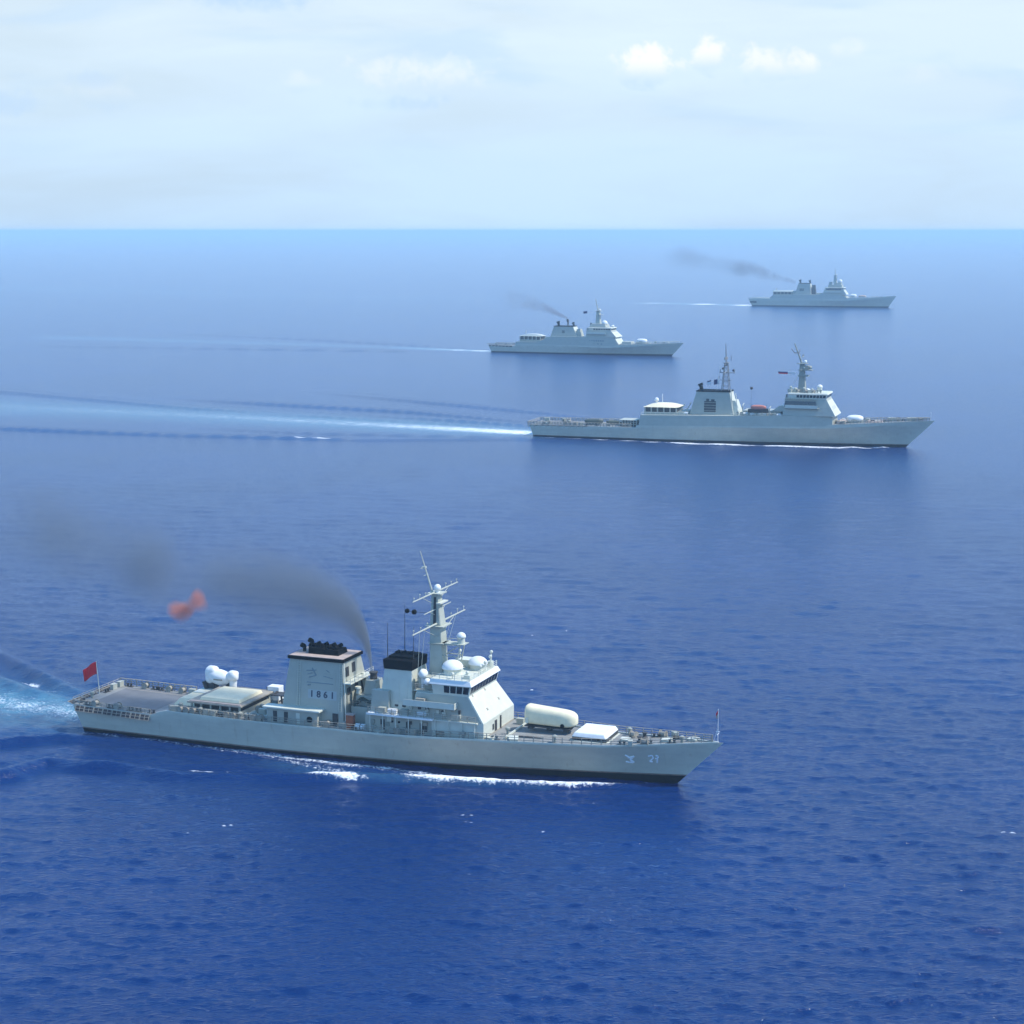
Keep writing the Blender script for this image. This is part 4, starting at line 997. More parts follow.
    for x in np.linspace(-3.6, 3.6, 7): m.hexa(x - .15, x + .15, -4.4, -4.1, 0, 2.5).hexa(x - .15, x + .15, 4.1, 4.4, 0, 2.5)
    for z in (.8, 1.7, 2.5): m.hexa(-3.8, 3.8, -4.4, 4.4, z, z + .12)
    m.build('frame', mastm, t); MB().hexa(-3.5, 3.5, -3.9, 3.9, 0, 1.6).hexa(-2.8, -.6, -3.6, 2, 1.82, 2.4).hexa(.6, 3.0, -3.6, 2, 1.82, 2.3).build('bundle', dark, t)
    return e, H


def ship_c():
    e = ship_empty('C', (-12.99, 1315.16), -21.63, 'pale grey warship just beyond the two-masted one, white domed bow gun and thin smoke')
    H = Hull(130.2, 138.5, 7.6, [(-2, 5.0), (18.8, 4.7), (19.3, 6.5), (60, 6.4), (93, 6.2), (94.5, 7.3), (116, 8.2), (139, 9.3)],
             [(-2, 4.2), (18.8, 4.2), (20, 5.6), (60, 5.4), (90, 5.0), (116, 7.0), (139, 9.0)], .9, 2.4, x0top=-2, bootz=((0, .6), (1, 1.0)))
    H.build(e, tumble=.12); H.deck(e, -3, 139, deckm)
    for s_ in (-1, 1): railing(e, H.edge_pts(-1.5, 18, 1.8, s_), 1.3, .12); railing(e, H.edge_pts(96, 137, 2.2, s_), 1.2, .07, mat=palegrey)
    n0 = MB().hexa(-1.1, 1.1, -.08, .02, -.8, 0).build('safety_net', brownm, e)
    for i, p in enumerate(H.edge_pts(0.4, 17.5, 2.6, -1, -.02)):
        o = n0 if i == 0 else copy_part(n0); o.location = p
    ss = flush_house(e, H, 19.4, 94.4, [(19, 7.9), (36, 7.9), (46.5, 12.2), (70, 12.3), (86, 12.4), (95, 12.2)], .1, xt0=.3, xt1=-3.2, step=1.7)
    canopy_house(e, 21.5, 37.0, 4.6, 8.0, 11.8, 13.2)
    MB().tube((24.3, 0, 13), (24.3, 0, 16), .2, n=6).hexa(38.5, 43, -3, 3, 8.4, 11.4, 40.5, 43, -2.6, 2.6).build('aerial_post', mastm, e)
    F = funnel_block(e, 44.2, 63.4, 12.0, 46.4, 60.6, 19.0, 4.4, 3.6, [(48.6, 2.9, .85), (59.6, 2.4, .7)], (52.6, 54.6, 14.4, 16.4))
    MB().tube((55.4, 0, 19.4), (55.4, 0, 22.2), .5, n=10).tube((55.4, 0, 22.2), (55.0, 0, 24.2), .9, .7, n=10).build('exhaust_stack', dark, F, smooth=40)
    MB().hexa(62.8, 66.0, -3.2, 3.2, 12.2, 17.4, 62.8, 64.6, -2.6, 2.6).hexa(64.6, 65.4, -3.4, -2.6, 12.2, 17.8).build('duct', mastm, F)
    b = bridge_tower(e, H, 70.5, 88.4, 12.3, 16.8, 19.2, 6.4, 5.2, (92.8, 12.35), nwin=7)
    # sunlit raked front painted in paler grey, continuing down to the deck
    quad_panel(b, 'painted_front_light', palegrey, (94.4, -6.0, 7.5), (94.4, 6.0, 7.5), (91.4, 5.8, 12.1), (91.4, -5.8, 12.1), .1)
    bevel(MB().hexa(72.5, 84.5, -4.2, 4.2, 19.1, 21.4, 73.6, 83.6, -3.6, 3.6).hexa(70.6, 73.6, -4.4, 4.4, 12.3, 18.6).build('signal_deck', grey, b), .1)
    MB().tube((73.4, -3, 19), (73.4, -3, 22), .8, .6, 10).build('director', dark, b)
    radome(b, (82.4, -1, 21.2), 2.2, .4, sz=.95); radome(b, (87.2, 2, 19.1), 1.2, .5)
    side_marks(e, H, 9.8, np.arange(74, 84, 1.6), 6.95, 'vent_opening', 1.0, 1.1, faintm); side_marks(e, H, 7.6, (77.0, 80.0, 82.6), 7.1, 'vent_opening', 1.2, .9, faintm)
    pillar_mast(e, 77.6, 20.8, 30.0, 38.6, 1.7, 1.0, [(27.4, 3.8), (31.5, 2.4)], -2.2)
    fl = MB().tube((70.2, -2, 29), (77, -2, 29), .04, n=4).build('halyard', palegrey, e); flag(fl, (70.2, -2, 28.4), 2.8, 1.6, [navyflag], droop=.05)
    gun_cover(e, 105.0, 112.6, 8.0, 3.8, 2.4)
    MB().hexa(95.4, 102.6, -3.6, 3.6, 7.4, 9.4, 96, 102.2, -3.2, 3.2).build('foredeck_housing', mastm, e)
    far_fittings(e, H, [114, 118, 121, 124, 127, 3, 8, 13], random.Random(9))
    return e, H


def ship_d():
    e = ship_empty('D', (275.01, 2121.36), -20.7, 'most distant pale warship, nearest the horizon, dark smoke trailing from its funnel')
    H = Hull(152.0, 160.6, 8.6, [(-5, 8.2), (21, 8.5), (21.5, 9.2), (107, 9.6), (108.5, 10.2), (134, 10.9), (161, 13.2)],
             [(-5, 6.4), (21, 6.6), (60, 7), (108, 7.2), (134, 9.6), (161, 12.8)], .88, 2.4, x0top=-5, bootz=((0, .9), (1, 1.3)))
    H.build(e, tumble=.1); H.deck(e, -6, 161, deckm)
    for s_ in (-1, 1): railing(e, H.edge_pts(-4, 20, 2.2, s_), 1.3, .12, mat=palegrey); railing(e, H.edge_pts(110, 159, 2.6, s_), 1.0, .1, mat=white)
    MB().hexa(-.8, 6.5, -8.3, -7.9, 3.6, 6.0).build('stern_recess', dark, e)
    MB().hexa(2.0, 20.0, -5, 5, 8.35, 9.0).build('flight_deck', palegrey, e)
    ss = flush_house(e, H, 21.5, 108.2, [(21, 10.6), (24, 12.4), (50, 13.4), (80, 14.2), (100, 14.2), (109, 12.8)], .1, xt0=.5, xt1=-3.5)
    canopy_house(e, 24.2, 45.5, 5.0, 12.4, 16.4, 18.0, curved=False)
    MB().tube((27.0, 0, 18), (27.0, 0, 20.6), .5, n=8).build('crane_post', mastm, e); MB().hexa(45.9, 48.4, -4, 4, 12.8, 17.6, 45.9, 48, -3, 3).build('locker_house', mastm, e)
    F = funnel_block(e, 48.6, 67.2, 13.6, 52.6, 65.6, 26.2, 5.0, 3.8, [(54.0, 3.6, 1.0), (64.9, 3.2, .9)], (54.0, 59.0, 17.6, 20.6))
    MB().hexa(67.0, 71.8, -2.6, 2.6, 14.0, 24.6, 67.6, 70.6, -2.0, 2.0).build('exhaust_stack', dark, F)
    MB().hexa(72.5, 79.5, -3, 3, 14.0, 15.6).build('deckhouse', mastm, e)
    b = bridge_tower(e, H, 81.0, 103.4, 14.1, 19.6, 22.4, 6.6, 5.6, (107.0, 14.1), nwin=7)
    quad_panel(b, 'window_band', glassm, (84, -6.3, 19.4), (101, -6.3, 19.4), (101, -5.9, 21.0), (84, -5.9, 21.0), .15)
    bevel(MB().hexa(86.0, 101.2, -4.4, 4.4, 22.3, 25.0).hexa(86.4, 89.4, -2.4, 2.4, 25.0, 28.4).hexa(92.0, 100.2, -3, 3, 25.0, 27.2).build('signal_deck', mastm, b), .1)
    radome(b, (98.4, 0, 27.2), 2.5, 1.2, sz=1.1)
    pillar_mast(e, 93.0, 27.0, 35.5, 43.2, 1.9, 1.1, [(33.0, 3.6)], -.6)
    gun_cover(e, 109.4, 117.0, 10.4, 4.8, 3.2); gun_cover(e, 119.2, 127.6, 10.8, 3.2, 2.6, pinkroof, 'deck_gun')
    far_fittings(e, H, [130, 134, 139, 144], random.Random(2))
    return e, H


A, HA = ship_a(); B, HB = ship_b(); Cc_, HC = ship_c(); D_, HD = ship_d()
for e_ in (A, B, Cc_, D_): fit_beam(e_)


# ================================================================== SEA
def to_local(e, wx, wy):
    a = e.rotation_euler.z; dx = wx - e.location.x; dy = wy - e.location.y
    return dx * math.cos(a) + dy * math.sin(a), -dx * math.sin(a) + dy * math.cos(a)


def polydist(x, y, pts):
    """distance to a polyline, and the interpolated extras at the nearest point"""
    best = np.full(x.shape, 1e9); ex = np.zeros(x.shape + (len(pts[0]) - 2,)); sgn = np.zeros(x.shape)
    for p, q in zip(pts[:-1], pts[1:]):
        dx, dy = q[0] - p[0], q[1] - p[1]; L2 = dx * dx + dy * dy
        t = np.clip(((x - p[0]) * dx + (y - p[1]) * dy) / L2, 0, 1)
        d = np.hypot(x - (p[0] + t * dx), y - (p[1] + t * dy)); k = d < best
        best = np.where(k, d, best)
        sgn = np.where(k, np.sign((x - p[0]) * dy - (y - p[1]) * dx), sgn)
        for j in range(len(p) - 2): ex[..., j] = np.where(k, p[2 + j] * (1 - t) + q[2 + j] * t, ex[..., j])
    return best, ex, sgn


def smooth(a, b, x):
    t = np.clip((x - a) / (b - a), 0, 1); return t * t * (3 - 2 * t)


def make_sea():
    # fan of quads round the point below the lookout: fine towards +Y, coarse elsewhere
    fine = np.radians(np.arange(-20.5, 20.501, 0.035)); c1 = np.radians(np.array([-180, -165, -150, -135, -120, -105, -90, -80, -70, -62, -55, -50, -45, -41, -38, -35, -32, -30, -28, -26.5, -25, -24, -23, -22.2, -21.5, -21]))
    az = np.concatenate([c1, fine, -c1[::-1][:-1]])
        # radial rings: even steps of viewing angle from 90 m up height
    dep = np.concatenate([np.radians(np.array([89, 80, 70, 60, 52, 46, 42, 39, 36, 33, 31, 29.5, 28.5, 28])), np.arange(R(27.6), R(6), -0.00052), np.arange(R(6), R(1.2), -0.00045), np.arange(R(1.2), R(.13), -0.0005)])
    rr = CAM_H / np.tan(dep); rr = np.concatenate([rr, [40000, 44000]])
    na, nr_ = len(az), len(rr)
    RR, AZ = np.meshgrid(rr, az, indexing='ij')
    x = RR * np.sin(AZ); y = RR * np.cos(AZ); z = np.zeros_like(x)
    dr = np.gradient(rr)[:, None] * np.ones_like(AZ)
    dt = np.gradient(az)[None, :] * RR
    rng = np.random.RandomState(11)
    chop = np.zeros_like(x)          # slope variance of waves the mesh cannot carry
    # calm zone factors behind and beside ships are left out; waves run mostly towards the viewer
    for i in range(110):
        lam = 1.2 * (11 / 1.2) ** ((i + rng.rand()) / 110.0)
        th = R(rng.normal(-97, 17 if lam > 3.5 else 26)); k = 2 * math.pi / lam; kx, ky = k * math.cos(th), k * math.sin(th)
        amp = 0.0070 * lam ** 0.80 * (1.0 if lam < 3.5 else (3.5 / lam) ** 0.9)
        # drop a wave where the mesh is too coarse for it (both along and across the view)
        cr = np.abs(kx * x + ky * y) / (k * np.maximum(RR, 1)); need = np.maximum(dr * cr, dt * np.sqrt(np.maximum(0, 1 - cr ** 2)))
        att = smooth(2.2, 5.0, lam / np.maximum(need, 1e-6))
        grp = 0.65 + 0.35 * np.sin(kx * .13 * x + ky * .09 * y + i)
        ph = kx * x + ky * y + rng.rand() * 6.28
        chop += (amp * k) ** 2 * .6 * (1 - att ** 2)
        z += amp * att * grp * (np.sin(ph) - 0.25 * np.cos(2 * ph))
    foam = np.zeros_like(x); turb = np.zeros_like(x)

    def ridge(e, pts, mirror=False):
        """pts: (x, y, height, width) crest lines of the ship's own waves"""
        lx, ly = to_local(e, x, y)
        mx = max(p[0] for p in pts) + 40; mn = min(p[0] for p in pts) - 40
        if mirror: ly = np.abs(ly) * -1
        sel = (lx > mn) & (lx < mx) & (ly > min(p[1] for p in pts) - 40) & (ly < max(p[1] for p in pts) + 40)
        d, ex, sg = polydist(lx[sel], ly[sel], pts)
        w_ = np.maximum(ex[:, 1], .3) * (1.0 if e is A else .65); s_ = d * sg / w_
        z[sel] += (1.6 if e is A else .8) * ex[:, 0] * (np.exp(-s_ * s_) - .45 * np.exp(-((s_ - 1.9) / 1.3) ** 2) - .45 * np.exp(-((s_ + 1.9) / 1.3) ** 2))

    def foamline(e, pts, mirror=False, arr=None):
        """pts: (x, y, strength, width)"""
        tgt = foam if arr is None else arr
        lx, ly = to_local(e, x, y)
        if mirror: ly = np.abs(ly) * -1
        W_ = max(p[3] for p in pts) * 2.5
        sel = (lx > min(p[0] for p in pts) - W_) & (lx < max(p[0] for p in pts) + W_) & (ly > min(p[1] for p in pts) - W_) & (ly < max(p[1] for p in pts) + W_)
        d, ex, sg = polydist(lx[sel], ly[sel], pts)
        v = ex[:, 0] * np.exp(-(d / np.maximum(ex[:, 1], .2)) ** 2)
        tgt[sel] = np.maximum(tgt[sel], v)

    # ---- ship A
    ridge(A, [(-70, 50, .0, 3), (-47.4, 35.2, .6, 2.2), (-32, 25.5, .65, 1.9), (-19, 16.9, .5, 1.6), (-8, 11.5, .0, 1.3)])
    ridge(A, [(-56, 28, .0, 3), (-34.4, 17.6, .5, 2.1), (-24.4, 13.2, .45, 1.7), (-10, 9.5, 0, 1.4)])
    ridge(A, [(-24, -27, .0, 2.4), (-7.7, -18.5, .5, 1.8), (0, -12.0, .45, 1.5), (8, -9.6, .0, 1.2)])
    ridge(A, [(-14, -48, .0, 2.4), (4.0, -34.3, .6, 2.1), (6.4, -25.5, .6, 1.8), (21, -23.6, .6, 1.6), (29.3, -24.6, .45, 1.6), (40, -21, .3, 1.4), (52, -16.8, .35, 1.3), (64, -13.0, .25, 1.1)])
    ridge(A, [(50, -16.6, .1, 1.1), (67.8, -11.2, .35, 1.0), (80, -9.8, .4, 1.0), (91, -6.6, .4, .8), (99, -3.4, .3, .6), (103.5, -.8, .1, .5)], True)
    foamline(A, [(103.5, -.6, .35, .5), (100, -2.6, .55, .5), (94, -5.0, .95, 1.0), (90, -6.6, 1.1, 1.2), (84, -8.5, .8, 1.0), (79, -9.5, 1.05, 1.2), (70, -10.5, 1.25, 1.6), (65, -11.2, 1.1, 1.4), (60, -12.4, .6, 1.0)], True)
    foamline(A, [(85, -7.4, .3, .6), (76, -8.9, .6, .6), (70, -9.0, .45, .7), (60, -9.1, .75, 1.2), (50, -9.4, .72, 1.5), (40, -9.1, .72, 1.2), (30, -8.8, .62, 1.0), (20, -8.4, .55, .8), (2, -8.2, .48, .7)], True)
    foamline(A, [(59, -15.2, .4, .7), (56, -15.8, 1.0, 1.2), (51, -16.5, 1.1, 1.1), (48, -16.8, .8, .7), (44, -17.2, .2, .4)])
    foamline(A, [(64, -12.0, .5, .7), (58, -12.6, .48, 1.1), (50, -12.6, .52, 1.5), (43, -11.2, .45, 1.2), (36, -10.0, .38, .8)])
    for cx, cy, s_, w_ in ((24.9, -23.0, .85, .6), (31.4, -20.6, .8, .5), (33.4, -20.3, .8, .5), (36.0, -20.2, .5, .45), (29, -21.9, .5, .45), (-27.3, 18.0, .8, 1.3), (-29.0, 18.8, .7, 1.1), (-21, 15.0, .5, .6)):
        foamline(A, [(cx - .9, cy, s_, w_), (cx + .9, cy, s_, w_)])
    foamline(A, [(-1.0, 1.5, .58, 4.6), (-8, 2, .52, 6.4), (-20, 3, .5, 8.0), (-45, 5, .48, 9), (-90, 8, .5, 8), (-200, 10, .4, 12)])
    foamline(A, [(-1.0, 1, 1, 7.0), (-20, 2, 1, 12.0), (-60, 5, 1, 12), (-200, 8, .8, 18)], arr=turb)
    foamline(A, [(86, -9, .15, 1.4), (70, -11, .3, 1.9), (54, -14.5, .3, 2.4), (40, -13, .1, 2.2)], arr=turb)
    # ---- ship B
    wb = [(-2, 2, 1.0, 8), (-10, 4.5, .9, 11), (-43, 9.5, .70, 13), (-93, 16.5, .50, 14), (-173, 28, .40, 17), (-284, 36, .34, 22), (-420, 44, .3, 30)]
    foamline(B, wb); foamline(B, [(p[0], p[1], min(.8, p[2] * 1.5), p[3] * 1.7) for p in wb], arr=turb)
    ridge(B, [(60, 40, .0, 2.6), (-23, 88, .75, 3.6), (-88, 120, .85, 4.4), (-170, 160, .1, 5)])
    ridge(B, [(0, 40, .0, 2.6), (-40, 56, .6, 3.2), (-85, 73, .95, 4.0), (-166, 90, .95, 4.8), (-230, 105, .1, 5)])
    ridge(B, [(-90, 36, .0, 3.0), (-194, 59, .75, 4.4), (-260, 84, .8, 5.0), (-336, 113, .8, 5.6), (-420, 150, .3, 6)])
    ridge(B, [(30, 20, .0, 2.4), (-10, 30, .7, 2.6), (-50, 42, .8, 3.0), (-100, 52, .2, 3.6)])
    ridge(B, [(-10, 14, .2, 2.0), (-40, 26, .5, 2.6), (-100, 38, .4, 3.0), (-180, 48, .3, 3.6)])
    ridge(B, [(-300, -48, .3, 4), (-219, -50, 1.0, 4.4), (-184, -51.3, 1.0, 4.2), (-145, -51, .8, 3.8), (-93, -46, 1.0, 3.4), (-62, -44, .5, 3.2), (-11, -24, .5, 2.8), (30, -14, .2, 2.4)])
    ridge(B, [(-160, -22, .0, 3), (-90, -26, .5, 3.2), (-30, -18, .5, 2.6), (10, -13, .2, 2.2)])
    foamline(B, [(-96, -44.6, .4, 1.0), (-88, -43.6, 1.3, 2.6), (-80, -42.8, 1.4, 2.2), (-73, -42.8, .6, 1.4)])
    foamline(B, [(151, -1.2, .6, 1.2), (142, -5.6, 1.0, 2.0), (136, -8.6, .95, 2.0), (128, -10.9, 1.05, 2.2), (112, -12.8, 1.1, 2.2), (97, -13.4, 1.0, 2.0), (88, -13.6, 1.1, 2.3), (72, -14.4, 1.15, 2.6), (61, -14.2, .9, 2.0), (45, -12.8, .8, 1.7), (28, -11.8, .65, 1.5), (4, -10.8, .55, 1.4)], True)
    ridge(B, [(152, -.8, .2, .8), (142, -6.0, .6, 1.2), (128, -11.2, .6, 1.5), (100, -13.8, .5, 1.7), (70, -15, .5, 1.9), (40, -17, .35, 2.1), (0, -22, .3, 2.6)], True)
    # ---- ship C and D
    wc = [(-2, 1, 1.0, 5.0), (-32, 5, .8, 5.5), (-50, 8, .5, 6), (-97, 15, .32, 8), (-183, 24, .25, 11), (-388, 30, .22, 16)]
    foamline(Cc_, wc); foamline(Cc_, [(p[0], p[1], .9 if p[0] > -90 else .3, p[3] * 1.4) for p in wc], arr=turb)
    for s_ in (-1, 1):
        ridge(Cc_, [(-10, 14 * s_, .0, 4), (-80, 34 * s_ + 10, .9, 6), (-180, 60 * s_ + 20, .9, 8), (-330, 90 * s_ + 30, .4, 10)])
    foamline(Cc_, [(130, -1.5, .5, 1.4), (112, -8.0, .42, 1.4), (60, -9.4, .35, 1.4), (10, -9, .3, 1.2)], True)
    wd = [(-3, 2, 1.3, 9), (-16, 14, 1.3, 10), (-60, 22, 1.1, 9), (-100, 30, .8, 9), (-190, 34, .38, 9), (-647, 110, .22, 20), (-1236, 250, .2, 40)]
    foamline(D_, wd); foamline(D_, [(p[0], p[1], .8 if p[0] > -180 else .25, p[3] * 1.5) for p in wd], arr=turb)
    foamline(D_, [(76, -11.5, 1.0, 3.4), (85, -11.5, 1.0, 3.4)])
    # scattered little whitecaps near the viewer
    for _ in range(44):
        yy_ = rng.uniform(196, 400); xx_ = rng.uniform(-.2, .06) * yy_ if rng.rand() < .93 else rng.uniform(-.3, .3) * yy_
        s_ = rng.uniform(.5, 1.0); r_ = rng.uniform(.18, .36)
        for q in range(2):
            cx_, cy_ = xx_ + q * rng.uniform(.7, 1.8), yy_ + rng.uniform(-.3, .3)
            sel = (np.abs(x - cx_) < 3) & (np.abs(y - cy_) < 3)
            foam[sel] = np.maximum(foam[sel], s_ * np.exp(-((x[sel] - cx_) / (r_ * 1.5)) ** 2 - ((y[sel] - cy_) / r_) ** 2))
    # turbulent water is rougher and a little higher inside foam
    z += 0.10 * foam * att
    # churned wake flattens swell slightly
    z *= 1 - .35 * np.clip(turb, 0, 1)
    V = np.stack([x, y, z], -1).reshape(-1, 3)
    V = np.concatenate([V, [[0, 0, 0]]]); cen = len(V) - 1
    ii, jj = np.meshgrid(np.arange(nr_ - 1), np.arange(na), indexing='ij'); j2 = (jj + 1) % na
    Q = np.stack([ii * na + jj, (ii + 1) * na + jj, (ii + 1) * na + j2, ii * na + j2], -1).reshape(-1, 4)
    Tn = np.stack([np.full(na, cen), np.arange(na), (np.arange(na) + 1) % na], -1)
    me = bpy.data.meshes.new('sea')
    me.vertices.add(len(V)); me.vertices.foreach_set('co', V.ravel())
    nl = Q.size + Tn.size; me.loops.add(nl); me.loops.foreach_set('vertex_index', np.concatenate([Q[:, ::-1].ravel(), Tn[:, ::-1].ravel()]))
    npoly = len(Q) + len(Tn); me.polygons.add(npoly)
    ls = np.concatenate([np.arange(len(Q)) * 4, len(Q) * 4 + np.arange(len(Tn)) * 3])
    me.polygons.foreach_set('loop_start', ls.astype(np.int32))
    me.update(calc_edges=True)
    me.polygons.foreach_set('use_smooth', np.ones(npoly, bool))
    for nm, arr in (('foam', foam), ('churn', turb), ('chop', np.sqrt(np.sqrt(.00004 + .016 * chop)))):
        a = me.attributes.new(nm, 'FLOAT', 'POINT'); a.data.foreach_set('value', np.concatenate([arr.ravel(), [0]]).astype(np.float32))
    me.materials.append(sea_material())
    o = bpy.data.objects.new('sea', me); C.objects.link(o); o['kind'] = 'structure'
    return o


def sea_material():
    m = bpy.data.materials.new('sea_water'); m.use_nodes = True
    T = NT(m.node_tree); b = T.n['Principled BSDF']; out = T.n['Material Output']
    tc = T.node('ShaderNodeTexCoord'); P = tc.outputs['Object']
    fa = T.node('ShaderNodeAttribute', attribute_name='foam'); ta = T.node('ShaderNodeAttribute', attribute_name='churn')
    wn = T.noise(P, 0.012, 4, 0.55)
    deep = T.mix(T.ramp(wn, .35, .65), (0.0002, 0.017, 0.096, 1), (0.0003, 0.021, 0.114, 1))
    cn = T.noise(T.mapping(P, (1, 1, 1), (4, 9, 0), (0, 0, R(16.7))), 0.28, 5, .62, .3)
    churn = T.m('MULTIPLY', ta.outputs['Fac'], T.ramp(cn, .3, .72, .45, 1.0))
    colr = T.mix(T.m('MULTIPLY', churn, .85), deep, (0.10, 0.30, 0.38, 1))
    # small ripples as bump, three scales
    r1 = T.noise(T.mapping(P, (1, 2.6, 1), (0, 0, 0), (0, 0, R(-11))), 0.50, 5, .62, .4)
    r2 = T.noise(T.mapping(P, (1, 1.5, 1), (0, 0, 0), (0, 0, R(20))), 1.9, 3, .6, .3)
    r0 = T.noise(T.mapping(P, (1, 3.0, 1), (5, 3, 0), (0, 0, R(-7))), 0.16, 4, .6, .5)
    h = T.m('ADD', T.m('MULTIPLY', r0, .35), T.m('ADD', T.m('MULTIPLY', r1, .70), T.m('MULTIPLY', r2, .36)))
    bp = T.node('ShaderNodeBump'); bp.inputs['Strength'].default_value = .48; bp.inputs['Distance'].default_value = 1.0
    T.l.new(h, bp.inputs['Height'])
    T.set(b.inputs['Base Color'], colr)
    ca = T.node('ShaderNodeAttribute', attribute_name='chop'); T.l.new(T.m('MINIMUM', ca.outputs['Fac'], .42), b.inputs['Roughness']); b.inputs['IOR'].default_value = 1.333
    T.l.new(bp.outputs[0], b.inputs['Normal'])
    # foam: broken by noise so that only strong values close up
    fn = T.noise(P, 1.9, 8, .72, .6); fn2 = T.noise(P, .3, 3, .6, .8)
    q = T.m('ADD', fa.outputs['Fac'], T.m('ADD', T.m('MULTIPLY', T.m('SUBTRACT', fn, .5), 2.1), T.m('MULTIPLY', T.m('SUBTRACT', fn2, .5), .7)))
    fm = T.m('MULTIPLY', T.ramp(q, .40, 1.0), T.ramp(fa.outputs['Fac'], .08, .25))
    fb = T.node('ShaderNodeBsdfDiffuse'); fb.inputs[0].default_value = (.80, .84, .86, 1)
    mx = T.node('ShaderNodeMixShader'); T.l.new(fm, mx.inputs[0]); T.l.new(b.outputs[0], mx.inputs[1]); T.l.new(fb.outputs[0], mx.inputs[2])
    T.l.new(mx.outputs[0], out.inputs[0])
    return m


make_sea()


# ================================================================== smoke
def curve_node(T, val, pts, lo, hi, vlo, vhi):
    """piecewise-linear value table: input range lo..hi, output vlo..vhi"""
    n = T.node('ShaderNodeFloatCurve'); u = T.ramp(val, lo, hi, 0, 1, False)
    c = n.mapping.curves[0]; P = sorted([((p[0] - lo) / (hi - lo), (p[1] - vlo) / (vhi - vlo)) for p in pts])
    while len(c.points) < len(P): c.points.new(.5, .5)
    for k, (a, b) in enumerate(P): c.points[k].location = (a, b); c.points[k].handle_type = 'AUTO'
    n.mapping.update(); T.l.new(u, n.inputs['Value'])
    return T.m('ADD', T.m('MULTIPLY', n.outputs[0], vhi - vlo), vlo)


def smoke(e, label, tab, colour, nscale, dens_k=1.0, cut=.42, aniso=.2, step=None, name='smoke_plume', drift=1.0):
    """tab rows: x, y, z, rz (vertical radius), ry, density - a plume along -x in the ship's frame"""
    o_tab = sorted(tab)
    m = MB(); n = 20; N = 40
    xs = np.interp(np.linspace(0, 1, N), np.linspace(0, 1, len(o_tab)), [t[0] for t in o_tab])
    f = lambda j: np.interp(xs, [t[0] for t in o_tab], [t[j] for t in o_tab])
    ys, zs, rz, ry = f(1), f(2), f(3), f(4)
    for i in range(N):
        for k in range(n):
            a = 2 * math.pi * k / n; m.v.append((xs[i], ys[i] + ry[i] * math.cos(a), zs[i] + rz[i] * math.sin(a)))
    for i in range(N - 1):
        for k in range(n): m.f.append((i * n + k, i * n + (k + 1) % n, (i + 1) * n + (k + 1) % n, (i + 1) * n + k)); m.mi.append(0)
    m.f += [tuple(range(n - 1, -1, -1)), tuple(range((N - 1) * n, N * n))]; m.mi += [0, 0]
    mt = bpy.data.materials.new(name); mt.use_nodes = True; T = NT(mt.node_tree); T.n.clear()
    out = T.node('ShaderNodeOutputMaterial'); tc = T.node('ShaderNodeTexCoord')
    wv = T.node('ShaderNodeTexNoise'); T.l.new(tc.outputs['Object'], wv.inputs['Vector']); wv.inputs['Scale'].default_value = nscale * .6; wv.inputs['Detail'].default_value = 2
    vm = T.node('ShaderNodeVectorMath', operation='SUBTRACT'); T.l.new(wv.outputs['Color'], vm.inputs[0]); vm.inputs[1].default_value = (.5, .5, .5)
    sp = T.node('ShaderNodeSeparateXYZ'); T.l.new(tc.outputs['Object'], sp.inputs[0])
    sw = T.node('ShaderNodeSeparateXYZ'); T.l.new(vm.outputs[0], sw.inputs[0])
    lo, hi = o_tab[0][0], o_tab[-1][0]
    Xv = sp.outputs[0]
    def cn(j):
        v = [t[j] for t in o_tab]; a, b = min(v), max(v)
        if b - a < 1e-6: return a
        return curve_node(T, Xv, [(t[0], t[j]) for t in o_tab], lo, hi, a, b)
    cy, cz, crz, cry, cd_ = cn(1), cn(2), cn(3), cn(4), cn(5)
    dy = T.m('ADD', T.m('DIVIDE', T.m('SUBTRACT', sp.outputs[1], cy), cry), T.m('MULTIPLY', sw.outputs[1], .9 * drift))
    dz = T.m('ADD', T.m('DIVIDE', T.m('SUBTRACT', sp.outputs[2], cz), crz), T.m('MULTIPLY', sw.outputs[2], .9 * drift))
    d = T.m('SQRT', T.m('ADD', T.m('MULTIPLY', dy, dy), T.m('MULTIPLY', dz, dz)))
    fall = T.ramp(d, 1.0, .15, 0, 1)
    nz = T.noise(tc.outputs['Object'], nscale, 4, .58, .2)
    body = T.ramp(nz, cut - .18, cut + .22, .12, 1)
    dens = T.m('MULTIPLY', T.m('MULTIPLY', fall, body), T.m('MULTIPLY', cd_, dens_k))
    # fade at the far end
    dens = T.m('MULTIPLY', dens, T.ramp(Xv, lo, lo + (hi - lo) * .12))
    pv = T.node('ShaderNodeVolumePrincipled'); pv.inputs['Color'].default_value = colour; pv.inputs['Anisotropy'].default_value = aniso
    T.l.new(dens, pv.inputs['Density']); T.l.new(pv.outputs[0], out.inputs['Volume'])
    ob = m.build(name, mt, None)
    ob.location = e.location; ob.rotation_euler = e.rotation_euler
    ob['label'] = label; ob['category'] = 'smoke'
    return ob


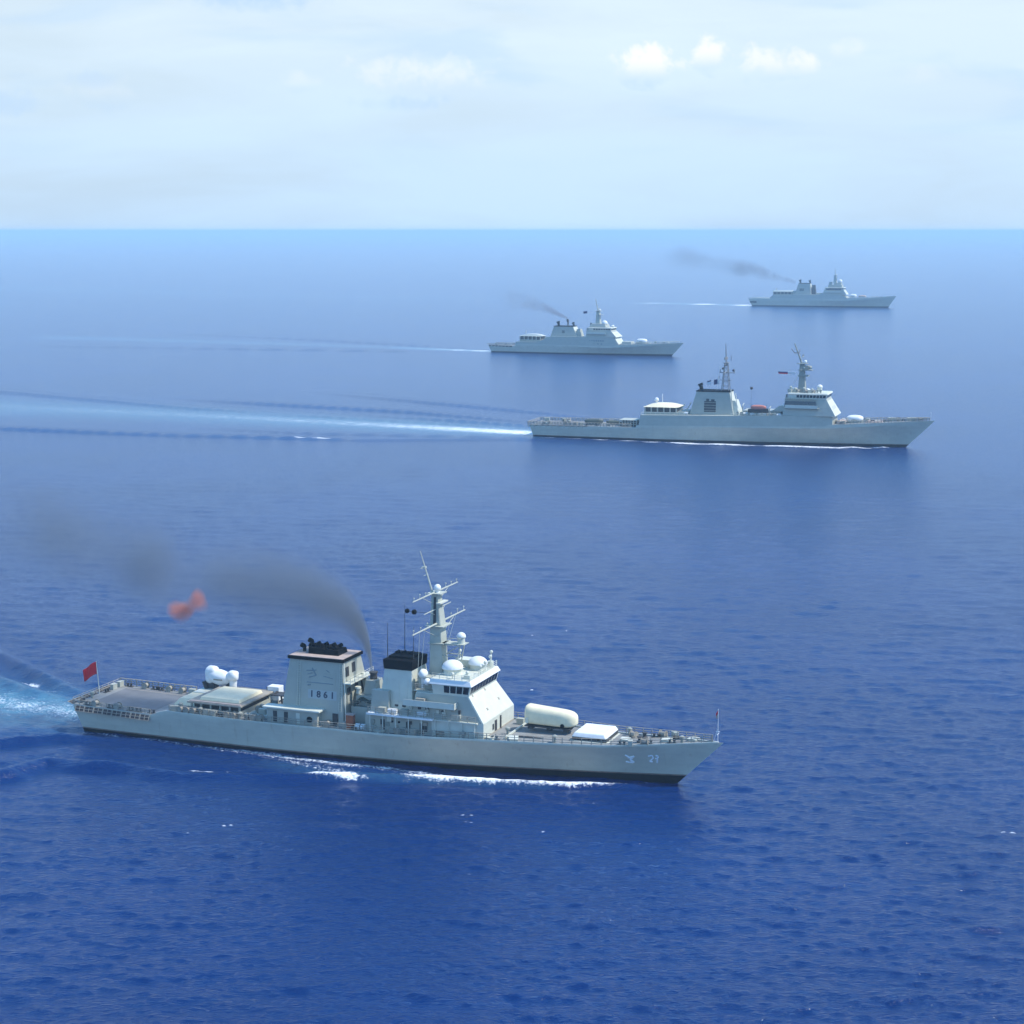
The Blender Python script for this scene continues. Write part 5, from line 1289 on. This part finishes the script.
smoke(A, "grey-brown smoke rising between the nearest warship's funnels and drifting aft",
      [(52.7, 0, 13.4, 1.8, .5, 5.0), (51.9, 0, 17.8, 2.8, 1.0, 3.2), (50.2, .2, 20.8, 4.0, 1.8, 1.1), (47.0, .6, 23.0, 5.8, 3.2, .42), (41, 1, 24.6, 7.6, 5, .20), (33, 1.6, 25.2, 9.0, 6.5, .15), (25.9, 2, 25.6, 9.4, 7, .13),
       (17, 2.4, 26.4, 8.8, 7, .045), (8.8, 3, 28.0, 9.0, 8, .13), (0, 3, 29.6, 8.8, 8, .05), (-9, 4, 31.5, 9.4, 9, .07), (-20, 5, 33.5, 9.5, 10, .03), (-30, 5, 35, 9, 10, .01)],
      (.31, .35, .39, 1), .10, 1.15, .36)
smoke(Cc_, "thin faint smoke trail above the third warship, beyond the two-masted one",
      [(55.8, 0, 24.0, 1.6, .8, 1.2), (48, 0, 27.5, 2.8, 1.9, .5), (38, 0, 31.5, 5.4, 3.5, .17), (26, 0, 35.5, 8.5, 6, .08), (6, 0, 38.5, 10, 9, .025)], (.36, .37, .40, 1), .09, 1.0, .45)
smoke(D_, "dark smoke trail streaming back from the most distant warship",
      [(49, 0, 27.5, 2.8, 2.2, .42), (30, 0, 33, 6.0, 5, .2), (5, 0, 39, 11, 9, .12), (-18, 0, 43.5, 15, 11, .085), (-40, 0, 47, 14, 10, .04), (-64, 0, 52, 16, 13, .04), (-115, 0, 55, 16, 14, .004)], (.34, .35, .38, 1), .045, 1.0, .47)
smoke(A, "small orange-red smoke puff with two lobes above the nearest warship's stern",
      [(16.5, -4, 21.8, .5, .4, .0), (17.3, -4, 21.9, 1.9, 1.8, .8), (19.5, -4, 21.5, 2.3, 2.0, 1.2), (21.1, -4, 22.5, 2.1, 1.6, .9), (22.5, -4, 23.7, 2.5, 1.8, .8), (23.7, -4, 23.3, 2.0, 1.4, .4), (24.5, -4, 22.7, .6, .5, .0)],
      (.99, .42, .30, 1), .35, 1.0, .40, name='red_smoke_puff', drift=.6)

# ================================================================== haze
hz = MB().hexa(-46000, 46000, -46000, 46000, -3.5, 90.0).build('haze', [], None)
hm = bpy.data.materials.new('haze'); hm.use_nodes = True; T = NT(hm.node_tree); T.n.clear()
ho = T.node('ShaderNodeOutputMaterial'); hv = T.node('ShaderNodeVolumePrincipled')
hv.inputs['Color'].default_value = (.60, .86, 1.0, 1); hv.inputs['Density'].default_value = .00014; hv.inputs['Anisotropy'].default_value = .0
T.l.new(hv.outputs[0], ho.inputs['Volume']); hz.data.materials.append(hm)
hz['kind'] = 'stuff'; hz['label'] = 'pale blue sea haze'
